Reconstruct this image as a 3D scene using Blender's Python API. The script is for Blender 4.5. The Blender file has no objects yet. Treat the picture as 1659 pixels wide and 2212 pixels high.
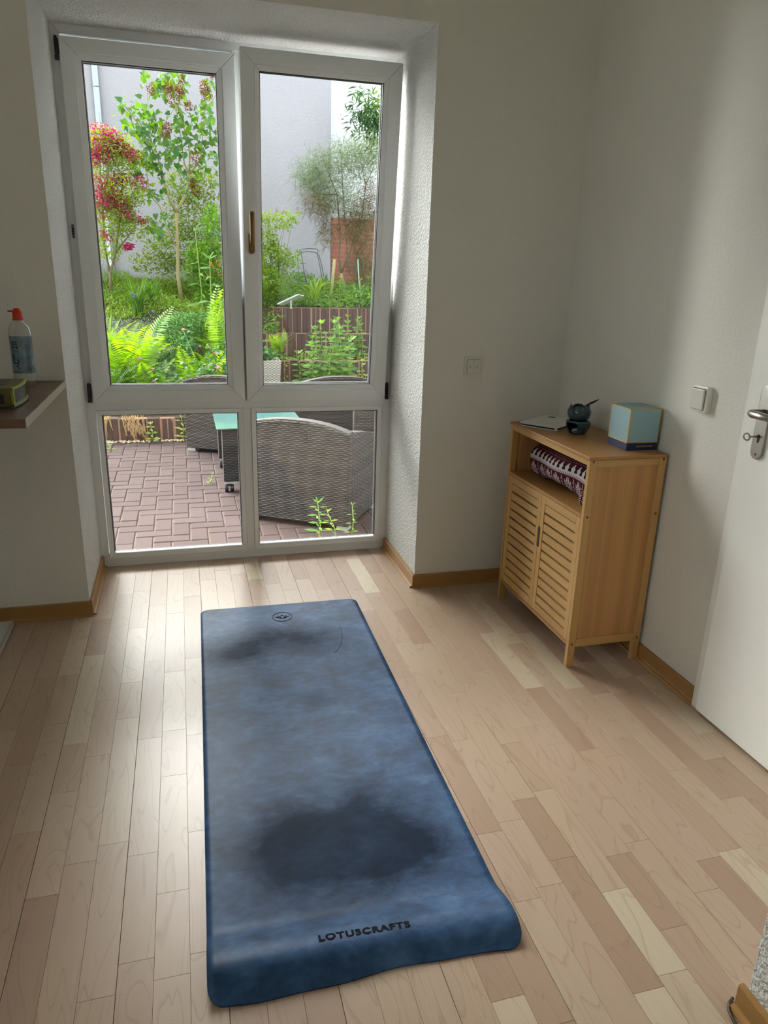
import bpy, bmesh, math, random
import numpy as np
from mathutils import Vector, Matrix
random.seed(7); rng = np.random.default_rng(7)
PI = math.pi
COL = bpy.context.scene.collection
SC = bpy.context.scene

# ------------------------------------------------------------------ camera, world, sun, exposure
CAM = np.array([0.4306, -3.4463, 1.3633]); YAW, PITCH, ROLL, FPX = 0.2719, -0.3149, 0.0290, 1567.04
def cam_axes():
    cy, sy, cp, sp = math.cos(YAW), math.sin(YAW), math.cos(PITCH), math.sin(PITCH)
    f = np.array([sy*cp, cy*cp, sp]); r = np.array([cy, -sy, 0.]); u = np.cross(r, f)
    c, s = math.cos(ROLL), math.sin(ROLL)
    return r*c + u*s, -r*s + u*c, f
RX, UX, FX = cam_axes()
cd = bpy.data.cameras.new('camera'); cam = bpy.data.objects.new('camera', cd); COL.objects.link(cam)
cd.sensor_fit = 'HORIZONTAL'; cd.sensor_width = 36.0; cd.lens = 36.0*FPX/1659.0; cd.clip_start = 0.02; cd.clip_end = 200
m = Matrix.Identity(4)
for i in range(3):
    m[i][0], m[i][1], m[i][2], m[i][3] = RX[i], UX[i], -FX[i], CAM[i]
cam.matrix_world = m
SC.camera = cam
SC.view_settings.view_transform = 'Standard'; SC.view_settings.look = 'None'
SC.view_settings.exposure = 1.1; SC.view_settings.gamma = 1.0; SC.view_settings.use_curve_mapping = False

w = bpy.data.worlds.new('overcast_sky'); SC.world = w; w.use_nodes = True
bg = w.node_tree.nodes['Background']; bg.inputs['Color'].default_value = (0.88, 0.94, 1.0, 1); bg.inputs['Strength'].default_value = 1.2

sd = bpy.data.lights.new('hazy_sun', 'SUN'); sd.energy = 19.0; sd.angle = math.radians(75); sd.color = (1.0, 0.985, 0.95)
so = bpy.data.objects.new('hazy_sun', sd); COL.objects.link(so)
so.rotation_euler = Vector((0.62, -0.80, -0.60)).to_track_quat('-Z', 'Y').to_euler()
so.location = (-2, 6, 6)

def at(px, py, Y):
    """point of the garden at depth Y seen along a measured sight line"""
    d = RX*(px-829.5)/FPX - UX*(py-1106)/FPX + FX
    t = (Y-CAM[1])/d[1]
    p = CAM + d*t
    return Vector((float(p[0]), float(p[1]), float(p[2])))

# ------------------------------------------------------------------ helpers
def tag(o, label=None, cat=None, group=None, kind=None):
    if label: o['label'] = label
    if cat: o['category'] = cat
    if group: o['group'] = group
    if kind: o['kind'] = kind
    return o
def empty(name, loc=(0, 0, 0), rz=0, label=None, cat=None, group=None, kind=None):
    o = bpy.data.objects.new(name, None); COL.objects.link(o); o.location = loc; o.rotation_euler = (0, 0, rz)
    o.empty_display_size = .05
    return tag(o, label, cat, group, kind)

class MB:
    def __init__(s): s.v = []; s.f = []; s.mi = []; s.cur = 0
    def add(s, vs, fs):
        b = len(s.v); s.v.extend([tuple(map(float, p)) for p in vs]); s.f.extend([tuple(i+b for i in f) for f in fs]); s.mi.extend([s.cur]*len(fs)); return s
    def box(s, x0, x1, y0, y1, z0, z1, M=None):
        vs = [(x0,y0,z0),(x1,y0,z0),(x1,y1,z0),(x0,y1,z0),(x0,y0,z1),(x1,y0,z1),(x1,y1,z1),(x0,y1,z1)]
        if M is not None: vs = [M @ Vector(p) for p in vs]
        return s.add(vs, [(0,3,2,1),(4,5,6,7),(0,1,5,4),(1,2,6,5),(2,3,7,6),(3,0,4,7)])
    def prism(s, poly, axis, a, b):
        """poly: 2D points; axis: 'x','y','z' extrude from a to b"""
        n = len(poly)
        def mk(p, t):
            return {'x': (t, p[0], p[1]), 'y': (p[0], t, p[1]), 'z': (p[0], p[1], t)}[axis]
        vs = [mk(p, a) for p in poly] + [mk(p, b) for p in poly]
        fs = [(i, (i+1) % n, n+(i+1) % n, n+i) for i in range(n)] + [tuple(range(n))[::-1], tuple(range(n, 2*n))]
        return s.add(vs, fs)
    def tube(s, path, r, n=8, caps=True):
        path = [Vector(p) for p in path]; k = len(path)
        rs = r if isinstance(r, (list, tuple)) else [r]*k
        vs = []; up = None
        for i, p in enumerate(path):
            t = (path[min(i+1, k-1)]-path[max(i-1, 0)]).normalized()
            if up is None:
                up = t.cross(Vector((0, 0, 1)))
                if up.length < .1: up = t.cross(Vector((1, 0, 0)))
            up = (up - t*up.dot(t)).normalized(); w_ = t.cross(up)
            for j in range(n):
                a = 2*PI*j/n; vs.append(p + (up*math.cos(a)+w_*math.sin(a))*rs[i])
        fs = []
        for i in range(k-1):
            for j in range(n):
                fs.append((i*n+j, i*n+(j+1) % n, (i+1)*n+(j+1) % n, (i+1)*n+j))
        if caps: fs += [tuple(range(n))[::-1], tuple(range((k-1)*n, k*n))]
        return s.add(vs, fs)
    def lathe(s, prof, c=(0, 0, 0), n=32, sx=1, sy=1, rz=0, skip=None):
        vs = []; fs = []
        for (r, z) in prof:
            for j in range(n):
                a = 2*PI*j/n; x, y = r*math.cos(a)*sx, r*math.sin(a)*sy
                vs.append((c[0]+x*math.cos(rz)-y*math.sin(rz), c[1]+x*math.sin(rz)+y*math.cos(rz), c[2]+z))
        for i in range(len(prof)-1):
            for j in range(n):
                if skip and skip(2*PI*(j+.5)/n, (prof[i][1]+prof[i+1][1])/2): continue
                fs.append((i*n+j, i*n+(j+1) % n, (i+1)*n+(j+1) % n, (i+1)*n+j))
        return s.add(vs, fs)
    def grid(s, nu, nv, fn):
        vs = [fn(i/nu, j/nv) for j in range(nv+1) for i in range(nu+1)]
        fs = [(j*(nu+1)+i, j*(nu+1)+i+1, (j+1)*(nu+1)+i+1, (j+1)*(nu+1)+i) for j in range(nv) for i in range(nu)]
        return s.add(vs, fs)
    def mesh(s, name, mats, off=(0, 0, 0), smooth=False):
        me = bpy.data.meshes.new(name)
        v = np.array(s.v, dtype=float) - np.array(off, dtype=float)
        me.from_pydata(v.tolist(), [], s.f); 
        for m_ in (mats if isinstance(mats, (list, tuple)) else [mats]): me.materials.append(m_)
        if s.cur: me.polygons.foreach_set('material_index', s.mi)
        if smooth: me.polygons.foreach_set('use_smooth', [True]*len(me.polygons))
        me.update(); return me
    def build(s, name, mats, parent=None, smooth=False, bevel=0, local=False, seg=2, solid=0, subsurf=0, loc=None, auto=None):
        off = (0, 0, 0)
        if parent is not None and not local:
            o_ = parent; off = Vector((0, 0, 0))
            while o_ is not None: off += o_.location; o_ = o_.parent
        if loc is not None: off = loc
        me = s.mesh(name, mats, off, smooth)
        o = bpy.data.objects.new(name, me); COL.objects.link(o); o.parent = parent
        if loc is not None: o.location = loc
        if solid:
            md = o.modifiers.new('s', 'SOLIDIFY'); md.thickness = solid; md.offset = 0
        if subsurf:
            md = o.modifiers.new('ss', 'SUBSURF'); md.levels = subsurf; md.render_levels = subsurf
        if bevel:
            md = o.modifiers.new('b', 'BEVEL'); md.width = bevel; md.segments = seg; md.limit_method = 'ANGLE'; md.angle_limit = math.radians(40)
        return o
def obj(name, me, parent=None, loc=(0, 0, 0), rot=(0, 0, 0), sc=(1, 1, 1)):
    o = bpy.data.objects.new(name, me); COL.objects.link(o); o.parent = parent
    o.location = loc; o.rotation_euler = rot; o.scale = sc; return o
def copy_tree(o, parent=None):
    c = o.copy(); COL.objects.link(c)
    if parent is not None: c.parent = parent
    for ch in list(o.children): copy_tree(ch, c)
    return c
def tri_mesh(name, V, F, mat, smooth=False, off=None):
    """V (N,3) F (M,k) numpy -> mesh"""
    me = bpy.data.meshes.new(name)
    if off is not None: V = V - np.array(off)
    k = F.shape[1]
    me.vertices.add(len(V)); me.vertices.foreach_set('co', V.astype(np.float32).ravel())
    me.loops.add(F.size); me.loops.foreach_set('vertex_index', F.astype(np.int32).ravel())
    me.polygons.add(len(F)); me.polygons.foreach_set('loop_start', np.arange(0, F.size, k, dtype=np.int32))
    me.polygons.foreach_set('loop_total', np.full(len(F), k, dtype=np.int32))
    if smooth: me.polygons.foreach_set('use_smooth', np.ones(len(F), dtype=bool))
    me.materials.append(mat); me.update(calc_edges=True); return me
def frames(D, U):
    D = D/np.linalg.norm(D, axis=1, keepdims=True)
    S = np.cross(D, U); S /= (np.linalg.norm(S, axis=1, keepdims=True)+1e-9)
    N = np.cross(S, D); return S, D, N
def scatter(T, F, P, D, U, S):
    """instances of template (x across, y along, z normal)"""
    s, d, n = frames(D, U)
    V = P[:, None, :] + S[:, None, None]*(T[None, :, 0:1]*s[:, None, :] + T[None, :, 1:2]*d[:, None, :] + T[None, :, 2:3]*n[:, None, :])
    N, k = V.shape[:2]
    FF = (F[None, :, :] + (np.arange(N)*k)[:, None, None]).reshape(-1, F.shape[1])
    return V.reshape(-1, 3), FF

# ------------------------------------------------------------------ materials
def srgb(r, g, b):
    f = lambda c: (c/255/12.92) if c/255 <= .04045 else ((c/255+.055)/1.055)**2.4
    return (f(r), f(g), f(b), 1)
class NT:
    def __init__(s, name):
        s.m = bpy.data.materials.new(name); s.m.use_nodes = True; s.t = s.m.node_tree; s.n = s.t.nodes
        s.b = s.n['Principled BSDF']; s.out = s.n['Material Output']
    def N(s, ty, **k):
        nd = s.n.new(ty)
        for a, v in k.items():
            if a.startswith('i_'): nd.inputs[a[2:].replace('_', ' ')].default_value = v
            else: setattr(nd, a, v)
        return nd
    def L(s, a, b): s.t.links.new(a, b)
    def coord(s, kind='Object', scale=(1, 1, 1), loc=None):
        tc = s.N('ShaderNodeTexCoord'); mp = s.N('ShaderNodeMapping'); s.L(tc.outputs[kind], mp.inputs[0]); mp.inputs['Scale'].default_value = scale
        if loc: mp.inputs['Location'].default_value = loc
        return mp.outputs[0]
    def geo(s, scale=(1, 1, 1)):
        g = s.N('ShaderNodeNewGeometry'); mp = s.N('ShaderNodeMapping'); s.L(g.outputs['Position'], mp.inputs[0]); mp.inputs['Scale'].default_value = scale; return mp.outputs[0]
    def noise(s, vec, scale, detail=4, rough=.5, dist=0):
        n = s.N('ShaderNodeTexNoise'); s.L(vec, n.inputs['Vector']); n.inputs['Scale'].default_value = scale; n.inputs['Detail'].default_value = detail
        n.inputs['Roughness'].default_value = rough; n.inputs['Distortion'].default_value = dist; return n.outputs['Fac']
    def ramp(s, fac, stops, interp='LINEAR'):
        r = s.N('ShaderNodeValToRGB'); s.L(fac, r.inputs[0]); r.color_ramp.interpolation = interp
        el = r.color_ramp.elements
        while len(el) < len(stops): el.new(.5)
        for e, (p, c) in zip(el, stops): e.position = p; e.color = c if len(c) == 4 else (*c, 1)
        return r.outputs[0]
    def mix(s, fac, a, b, mode='MIX'):
        mx = s.N('ShaderNodeMix', data_type='RGBA', blend_type=mode)
        for sock, v in ((mx.inputs[0], fac), (mx.inputs[6], a), (mx.inputs[7], b)):
            if hasattr(v, 'is_output') or isinstance(v, bpy.types.NodeSocket): s.L(v, sock)
            else: sock.default_value = v
        return mx.outputs[2]
    def math(s, op, a, b=None, c=None):
        n = s.N('ShaderNodeMath', operation=op)
        for i, v in enumerate((a, b, c)):
            if v is None: continue
            if isinstance(v, bpy.types.NodeSocket): s.L(v, n.inputs[i])
            else: n.inputs[i].default_value = v
        return n.outputs[0]
    def bump(s, h, strength=.3, dist=.01):
        b = s.N('ShaderNodeBump'); s.L(h, b.inputs['Height']); b.inputs['Strength'].default_value = strength; b.inputs['Distance'].default_value = dist
        s.L(b.outputs[0], s.b.inputs['Normal']); return b.outputs[0]
    def col(s, c):
        if isinstance(c, bpy.types.NodeSocket): s.L(c, s.b.inputs['Base Color'])
        else: s.b.inputs['Base Color'].default_value = c
        return s
    def rough(s, r, spec=None, metal=None):
        s.b.inputs['Roughness'].default_value = r
        if spec is not None: s.b.inputs['Specular IOR Level'].default_value = spec
        if metal is not None: s.b.inputs['Metallic'].default_value = metal
        return s
def plain(name, c, r=.5, metal=0, spec=.5, bump=None, var=.06):
    t = NT(name); v = t.coord('Object'); n = t.noise(v, 35, 3)
    t.col(t.mix(n, tuple(x*(1-var) for x in c[:3])+(1,), tuple(min(1, x*(1+var)) for x in c[:3])+(1,)))
    t.rough(r, spec, metal)
    if bump: t.bump(t.noise(v, bump[0], 4), bump[1], bump[2])
    return t.m

def wall_mat(name, c, scale=110, st=.35, dist=.004):
    t = NT(name); g = t.geo()
    n1 = t.noise(g, scale, 3, .55); n2 = t.noise(g, 3, 2)
    t.col(t.mix(n2, c, tuple(x*.95 for x in c[:3])+(1,))); t.rough(.85, .2)
    t.bump(n1, st, dist); return t.m
M = {}
M['wall'] = wall_mat('wallpaper_woodchip', srgb(236, 234, 224), 95, .45, .004)
M['reveal'] = wall_mat('reveal_rough_plaster', srgb(236, 236, 232), 95, 1.0, .02)
M['ceiling'] = wall_mat('ceiling_paint', srgb(232, 228, 216), 60, .2, .003)
M['stucco'] = wall_mat('outdoor_stucco', srgb(182, 178, 185), 38, .8, .012)
M['stucco_sunlit'] = wall_mat('sunlit_white_render', srgb(246, 248, 248), 30, .4, .01)  # white render, its colour raised to carry the sunlight on that wall
M['pvc'] = plain('white_pvc', srgb(243, 246, 246), .28, var=.02)
M['gasket'] = plain('black_gasket', srgb(26, 28, 30), .6)
M['door'] = plain('door_lacquer', srgb(246, 245, 238), .42, var=.015)
M['steel'] = plain('brushed_steel', srgb(168, 164, 156), .33, 1.0)
M['darksteel'] = plain('hinge_steel', srgb(70, 72, 74), .35, .9)
M['brass'] = plain('aged_brass', srgb(140, 112, 70), .30, 1.0)
M['black'] = plain('black_plastic', srgb(18, 18, 19), .45)
M['switch'] = plain('switch_plastic', srgb(226, 224, 212), .3, var=.02)
M['ink'] = plain('dark_print', srgb(30, 32, 34), .6)

def glass_mat(name, tint=(0.97, 0.99, 0.985, 1), gl=.07, rough=0.0):
    t = NT(name); t.n.remove(t.b)
    tr = t.N('ShaderNodeBsdfTransparent'); tr.inputs[0].default_value = tint
    gs = t.N('ShaderNodeBsdfGlossy'); gs.inputs['Roughness'].default_value = rough; gs.inputs['Color'].default_value = (1, 1, 1, 1)
    fr = t.N('ShaderNodeFresnel'); fr.inputs['IOR'].default_value = 1.45
    mx = t.N('ShaderNodeMixShader'); t.L(fr.outputs[0], mx.inputs[0]); t.L(tr.outputs[0], mx.inputs[1]); t.L(gs.outputs[0], mx.inputs[2])
    t.L(mx.outputs[0], t.out.inputs['Surface']); return t.m
M['glass'] = glass_mat('window_glass')

def wood_floor_mat():
    t = NT('laminate_beech')
    oi = t.N('ShaderNodeObjectInfo'); g = t.N('ShaderNodeNewGeometry')
    rnd = t.math('FRACT', t.math('ADD', t.math('MULTIPLY', oi.outputs['Random'], 1.0), t.math('MULTIPLY', g.outputs['Random Per Island'], 3.7)))
    sep = t.N('ShaderNodeCombineXYZ'); t.L(t.math('MULTIPLY', rnd, 37.0), sep.inputs[0]); t.L(t.math('MULTIPLY', rnd, 91.0), sep.inputs[1]); t.L(t.math('MULTIPLY', rnd, 13.0), sep.inputs[2])
    add = t.N('ShaderNodeVectorMath', operation='ADD'); t.L(g.outputs['Position'], add.inputs[0]); t.L(sep.outputs[0], add.inputs[1])
    mp = t.N('ShaderNodeMapping'); t.L(add.outputs[0], mp.inputs[0]); mp.inputs['Scale'].default_value = (9, 1.5, 1)
    big = t.noise(mp.outputs[0], 1.0, 2, .5, .6)
    rings = t.math('FRACT', t.math('MULTIPLY', big, 11.0))
    lines = t.ramp(rings, [(0, (0, 0, 0)), (.82, (.1, .1, .1)), (.95, (1, 1, 1)), (1, (0, 0, 0))])
    mp2 = t.N('ShaderNodeMapping'); t.L(add.outputs[0], mp2.inputs[0]); mp2.inputs['Scale'].default_value = (160, 5, 1)
    fine = t.noise(mp2.outputs[0], 1.0, 3, .6)
    base = t.ramp(rnd, [(0, srgb(172, 143, 122)), (.3, srgb(186, 160, 138)), (.62, srgb(195, 172, 149)), (.84, srgb(190, 164, 144)), (.90, srgb(208, 192, 166)), (1, srgb(212, 198, 172))])
    c = t.mix(t.math('MULTIPLY', lines, .34), base, srgb(144, 112, 86))
    c = t.mix(t.math('MULTIPLY', fine, .30), c, srgb(168, 136, 110))
    t.col(c); t.b.inputs['Roughness'].default_value = .34; t.b.inputs['Specular IOR Level'].default_value = .5
    orange = t.noise(g.outputs['Position'], 260, 2)
    t.bump(orange, .06, .002); return t.m
M['floor'] = wood_floor_mat()
def wood_mat(name, ca, cb, axis='x', scale=1.0, rough=.4, strips=None, knots=False, lines=.35):
    t = NT(name); oi = t.N('ShaderNodeObjectInfo'); g = t.N('ShaderNodeNewGeometry')
    sc = {'x': (1.5, 18, 18), 'y': (18, 1.5, 18), 'z': (18, 18, 1.5)}[axis]
    cmb = t.N('ShaderNodeCombineXYZ'); [t.L(t.math('MULTIPLY', oi.outputs['Random'], 31.0), cmb.inputs[i]) for i in range(3)]
    add = t.N('ShaderNodeVectorMath', operation='ADD'); t.L(g.outputs['Position'], add.inputs[0]); t.L(cmb.outputs[0], add.inputs[1])
    mp = t.N('ShaderNodeMapping'); t.L(add.outputs[0], mp.inputs[0]); mp.inputs['Scale'].default_value = tuple(v*scale for v in sc)
    n = t.noise(mp.outputs[0], 1.0, 4, .55, .3)
    mp2 = t.N('ShaderNodeMapping'); t.L(add.outputs[0], mp2.inputs[0]); mp2.inputs['Scale'].default_value = tuple(v*scale*9 if v > 2 else v*2 for v in sc)
    f = t.noise(mp2.outputs[0], 1.0, 2, .5)
    c = t.mix(n, ca, cb); c = t.mix(t.math('MULTIPLY', f, lines), c, tuple(x*.55 for x in ca[:3])+(1,))
    rv = t.math('MULTIPLY_ADD', oi.outputs['Random'], .16, .92)
    c = t.mix(1.0, c, (1, 1, 1, 1), 'MULTIPLY'); hs = t.N('ShaderNodeHueSaturation'); t.L(c, hs.inputs['Color']); t.L(rv, hs.inputs['Value'])
    c = hs.outputs[0]
    if strips:   # laminated strips visible as slightly different tones
        sx = t.N('ShaderNodeSeparateXYZ'); t.L(g.outputs['Position'], sx.inputs[0])
        q = t.math('FLOOR', t.math('MULTIPLY', sx.outputs[strips[0]], strips[1])); wn = t.N('ShaderNodeTexWhiteNoise', noise_dimensions='1D'); t.L(q, wn.inputs['W'])
        h2 = t.N('ShaderNodeHueSaturation'); t.L(c, h2.inputs['Color']); t.L(t.math('MULTIPLY_ADD', wn.outputs[0], .2, .9), h2.inputs['Value']); c = h2.outputs[0]
    t.col(c).rough(rough, .4); t.bump(f, .05, .002); return t.m
BA, BB = srgb(196, 152, 92), srgb(214, 172, 108)
M['bam_y'] = wood_mat('bamboo_along_front', BA, BB, 'y', 1, .38)
M['bam_z'] = wood_mat('bamboo_upright', BA, BB, 'z', 1, .38)
M['bam_x'] = wood_mat('bamboo_along_side', BA, BB, 'x', 1, .38)
M['bam_panel'] = wood_mat('bamboo_veneer_side', srgb(196, 144, 90), srgb(208, 156, 98), 'z', 1, .45, strips=(0, 80))
M['bam_top'] = wood_mat('bamboo_veneer_top', srgb(180, 130, 76), srgb(198, 148, 88), 'y', 1.2, .4)
M['base'] = wood_mat('baseboard_beech_foil', srgb(166, 124, 72), srgb(176, 134, 80), 'x', .7, .4, lines=.15)
M['desk'] = wood_mat('walnut_laminate', srgb(98, 72, 56), srgb(140, 108, 88), 'x', 1.6, .42)
M['deskedge_lit'] = wood_mat('lit_edge_band', srgb(176, 164, 144), srgb(186, 176, 158), 'y', 1.2, .35, lines=.1)  # pale band; the light falling on this edge is put into its colour

# ------------------------------------------------------------------ room shell
DEP = 0.514; XW = 2.054; XL = -1.35; YB = -7.4; ZC = 2.62; XO0, XO1, ZO = 0.003, 1.402, 2.25
def struct(mb, name, mats, **k):
    o = mb.build(name, mats, **k); o['kind'] = 'structure'; return o
YO = 0.09
wb = MB()
def wallbox(mb, x0, x1, y0, y1, z0, z1): mb.box(x0, x1, y0, y1, z0, z1)
wallbox(wb, XL-.3, XO0, -DEP, YO, -.3, ZC+.25); wallbox(wb, XO1, XW+.3, -DEP, YO, -.3, ZC+.25); wallbox(wb, XO0, XO1, -DEP, YO, ZO, ZC+.25)
wb.cur = 1
o = struct(wb, 'wall_back', [M['wall'], M['reveal']])
for p in o.data.polygons:
    c = p.center; n = p.normal
    p.material_index = 1 if (abs(n.x) > .9 and XO0-.01 < c.x < XO1+.01) or (n.z < -.9 and c.z < ZO+.01 and c.z > 1) else 0
struct(MB().box(XW, XW+.25, YB, -DEP, -.3, ZC+.25), 'wall_right', M['wall'])
struct(MB().box(1.428, XW, -4.4, -2.618, 0, ZC), 'wall_right_stub', M['reveal'], bevel=.004)
# the left wall has a window of its own behind the camera (its daylight falls on the stub wall and the door)
LY0, LY1, LZ0, LZ1 = -4.00, -2.25, .85, 2.30
struct(MB().box(XL-.25, XL, YB, LY0, -.3, ZC+.25).box(XL-.25, XL, LY1, -DEP, -.3, ZC+.25).box(XL-.25, XL, LY0, LY1, -.3, LZ0).box(XL-.25, XL, LY0, LY1, LZ1, ZC+.25), 'wall_left', M['wall'])
struct(MB().box(-9, XL-.25, -12, 9.5, -.9, -.18), 'ground_side', plain('side_ground', srgb(96, 104, 70), .95)).name = 'ground_left'
struct(MB().box(XL-.25, XW+.25, YB-.25, YB, -.3, ZC+.25), 'wall_front', M['wall'])
struct(MB().box(XL-.25, XW+.25, YB, -DEP, ZC, ZC+.25), 'ceiling', M['ceiling'])
fl = struct(MB().box(XL, XW, YB, -DEP, -.25, -.006).box(XO0, XO1, -DEP, .0, -.25, -.006), 'floor', plain('underlay', srgb(90, 70, 52), .8))
# laminate strips: every strip an own piece
SW = 0.0717; S0 = 0.2318
strips_near = []; strips_far = []
k0 = int(math.floor((XL-S0)/SW)); k1 = int(math.ceil((XW-S0)/SW))
for k in range(k0, k1+1):
    x0, x1 = max(S0+k*SW, XL), min(S0+(k+1)*SW, XW)
    if x1-x0 < .004: continue
    y = YB + random.uniform(-.35, 0)
    while y < 0:
        Ln = random.choice([.22, .30, .36, .42, .48, .55]); y1 = y+Ln
        ymax = -.002 if (x0 > XO0-.03 and x1 < XO1+.05) else -DEP
        a, b = max(y, YB), min(y1, ymax)
        y = y1
        if b-a < .01: continue
        vis = (b > -3.0) and (x0 > -.62) and not (x0 > 1.43 and b < -2.62)
        (strips_near if vis else strips_far).append((x0, x1, a, b, k % 3 == 0))
strips_near.sort(key=lambda s: -(s[3]-s[2])*(s[1]-s[0])/((s[0]-.43)**2+(s[2]+3.4)**2+1.8))
ks = strips_near[:300]; rest = strips_near[300:]+strips_far
def strip_box(mb, s):
    x0, x1, a, b, pl = s; g = .0010 if pl else .0003; h = .0008
    mb.add([(x0+g,a+.0003,-.006),(x1-.0002,a+.0003,-.006),(x1-.0002,b-.0003,-.006),(x0+g,b-.0003,-.006),(x0+g+h*.4,a+h*.6,0),(x1-h*.4,a+h*.6,0),(x1-h*.4,b-h*.6,0),(x0+g+h*.4,b-h*.6,0),
            (x0+g,a+.0003,-h*.5),(x1-.0002,a+.0003,-h*.5),(x1-.0002,b-.0003,-h*.5),(x0+g,b-.0003,-h*.5)],
           [(4,5,6,7),(8,9,5,4),(9,10,6,5),(10,11,7,6),(11,8,4,7),(0,1,9,8),(1,2,10,9),(2,3,11,10),(3,0,8,11)])
for s_ in ks:
    mb = MB(); strip_box(mb, s_); mb.build('floor_strip', M['floor'], fl)
mb = MB(); [strip_box(mb, s_) for s_ in rest]
tag(mb.build('floor_strip_field', M['floor'], fl), kind='stuff')

# baseboards: profile = board with a soft rounded foot
def baseboard(name, p0, p1, nrm):
    """runs p0->p1 on the wall line, nrm = into the room"""
    prof = [(0, 0), (.0245, 0), (.0245, .003), (.021, .008), (.0135, .010), (.012, .013), (.012, .056), (.009, .060), (0, .060)]
    p0, p1, nrm = Vector((*p0, 0)), Vector((*p1, 0)), Vector((*nrm, 0))
    mb = MB(); n = len(prof)
    vs = [p0+nrm*a+Vector((0, 0, b)) for a, b in prof]+[p1+nrm*a+Vector((0, 0, b)) for a, b in prof]
    mb.add(vs, [(i, (i+1) % n, n+(i+1) % n, n+i) for i in range(n)]+[tuple(range(n))[::-1], tuple(range(n, 2*n))])
    o = struct(mb, name, M['base']); bm = bmesh.new(); bm.from_mesh(o.data); bmesh.ops.recalc_face_normals(bm, faces=bm.faces); bm.to_mesh(o.data); bm.free(); return o
baseboard('baseboard_back_left', (XL, -DEP), (XO0+.011, -DEP), (0, -1))
baseboard('baseboard_reveal_left', (XO0, -DEP-.011), (XO0, -.002), (1, 0))
baseboard('baseboard_reveal_right', (XO1, -DEP-.011), (XO1, -.002), (-1, 0))
baseboard('baseboard_back_right', (XO1-.011, -DEP), (XW, -DEP), (0, -1))
baseboard('baseboard_right', (XW, -DEP), (XW, -1.652), (-1, 0))
baseboard('baseboard_stub', (1.428, -2.606), (1.428, -4.4), (-1, 0))

# ------------------------------------------------------------------ window unit
def ring(mb, x0, x1, z0, z1, w_, y0, y1, lip=0, g=.0002):
    """four mitred bars; lip>0 slopes the inner front edge"""
    c = [(x0, z0), (x1, z0), (x1, z1), (x0, z1)]; i = [(x0+w_, z0+w_), (x1-w_, z0+w_), (x1-w_, z1-w_), (x0+w_, z1-w_)]
    for k in range(4):
        a, b, d, e = c[k], c[(k+1) % 4], i[(k+1) % 4], i[k]
        cx = (a[0]+b[0]+d[0]+e[0])/4; cz = (a[1]+b[1]+d[1]+e[1])/4
        pts = [(p[0]+(cx-p[0])*.0, p[1]) for p in (a, b, d, e)]
        t = Vector((b[0]-a[0], 0, b[1]-a[1])).normalized()
        pts = [(a[0]+t.x*g, a[1]+t.z*g), (b[0]-t.x*g, b[1]-t.z*g), (d[0]-t.x*g, d[1]-t.z*g), (e[0]+t.x*g, e[1]+t.z*g)]
        mb.add([(p[0], y0, p[1]) for p in pts[:2]]+[(p[0], y0+lip, p[1]) for p in pts[2:]]+[(p[0], y1, p[1]) for p in pts],
               [(0, 1, 2, 3), (7, 6, 5, 4), (0, 4, 5, 1), (1, 5, 6, 2), (2, 6, 7, 3), (3, 7, 4, 0)])
    return mb
win = empty('window_1', (0.7, 0, 0), kind='structure')
fr = MB(); ring(fr, -.03, 1.435, 0.0, 2.285, .068, 0, .030); ring(fr, -.03, 1.435, 0.0, 2.285, .040, .030, .075)
fr.box(.036, 1.372, .001, .0745, .752, .812)                # transom
fr.box(.688, .726, .0025, .0740, .036, .7525); fr.box(.688, .726, .0025, .0740, .8115, 2.22)                 # centre post
fr.box(.036, 1.372, .050, .0742, 2.170, 2.23)               # head rebate behind the sashes, added to stop a light leak
fo = fr.build('window_frame', M['pvc'], win, bevel=.003)
def glazing(x0, x1, z0, z1, parent, y=0.0, local=False):
    b = ring(MB(), x0-.022, x1+.022, z0-.022, z1+.022, .022, y-.006, y+.02, lip=.007)
    b.build('glazing_bead', M['pvc'], parent, bevel=.0025, local=local)
    ring(MB(), x0-.001, x1+.001, z0-.001, z1+.001, .0035, y+.004, y+.016).build('glazing_seal', M['gasket'], parent, local=local)
    MB().box(x0-.004, x1+.004, y+.012, y+.016, z0-.004, z1+.004).build('pane', M['glass'], parent, local=local)
    ring(MB(), x0-.001, x1+.001, z0-.001, z1+.001, .004, y+.034, y+.044).build('outer_seal', M['gasket'], parent, local=local)
glazing(.063, .6655, .064, .731, win); glazing(.7485, 1.343, .064, .731, win)
def sash(x0, x1, z0, z1, loc, rot, wl, wr_, wb_, wt):
    s = obj('sash', None, win, Vector(loc)-win.location, rot) if False else bpy.data.objects.new('sash', ring(MB(), x0, x1, z0, z1, .054, -.020, .048, g=.0002).mesh('sash', M['pvc']))
    COL.objects.link(s); s.parent = win; s.location = Vector(loc)-win.location; s.rotation_euler = rot
    md = s.modifiers.new('b', 'BEVEL'); md.width = .003; md.segments = 2
    glazing(x0+wl, x1-wr_, z0+wb_, z1-wt, s, y=-.010, local=True)
    return s
sl = sash(0, .665, 0, 1.416, (.035, 0, .789), (0, 0, 0), .0755, .0765, .076, .076)
sr = sash(0, .665, 0, 1.418, (.7075, 0, .787), (math.atan(.150/1.40), 0, 0), .0765, .0755, .076, .076)
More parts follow.
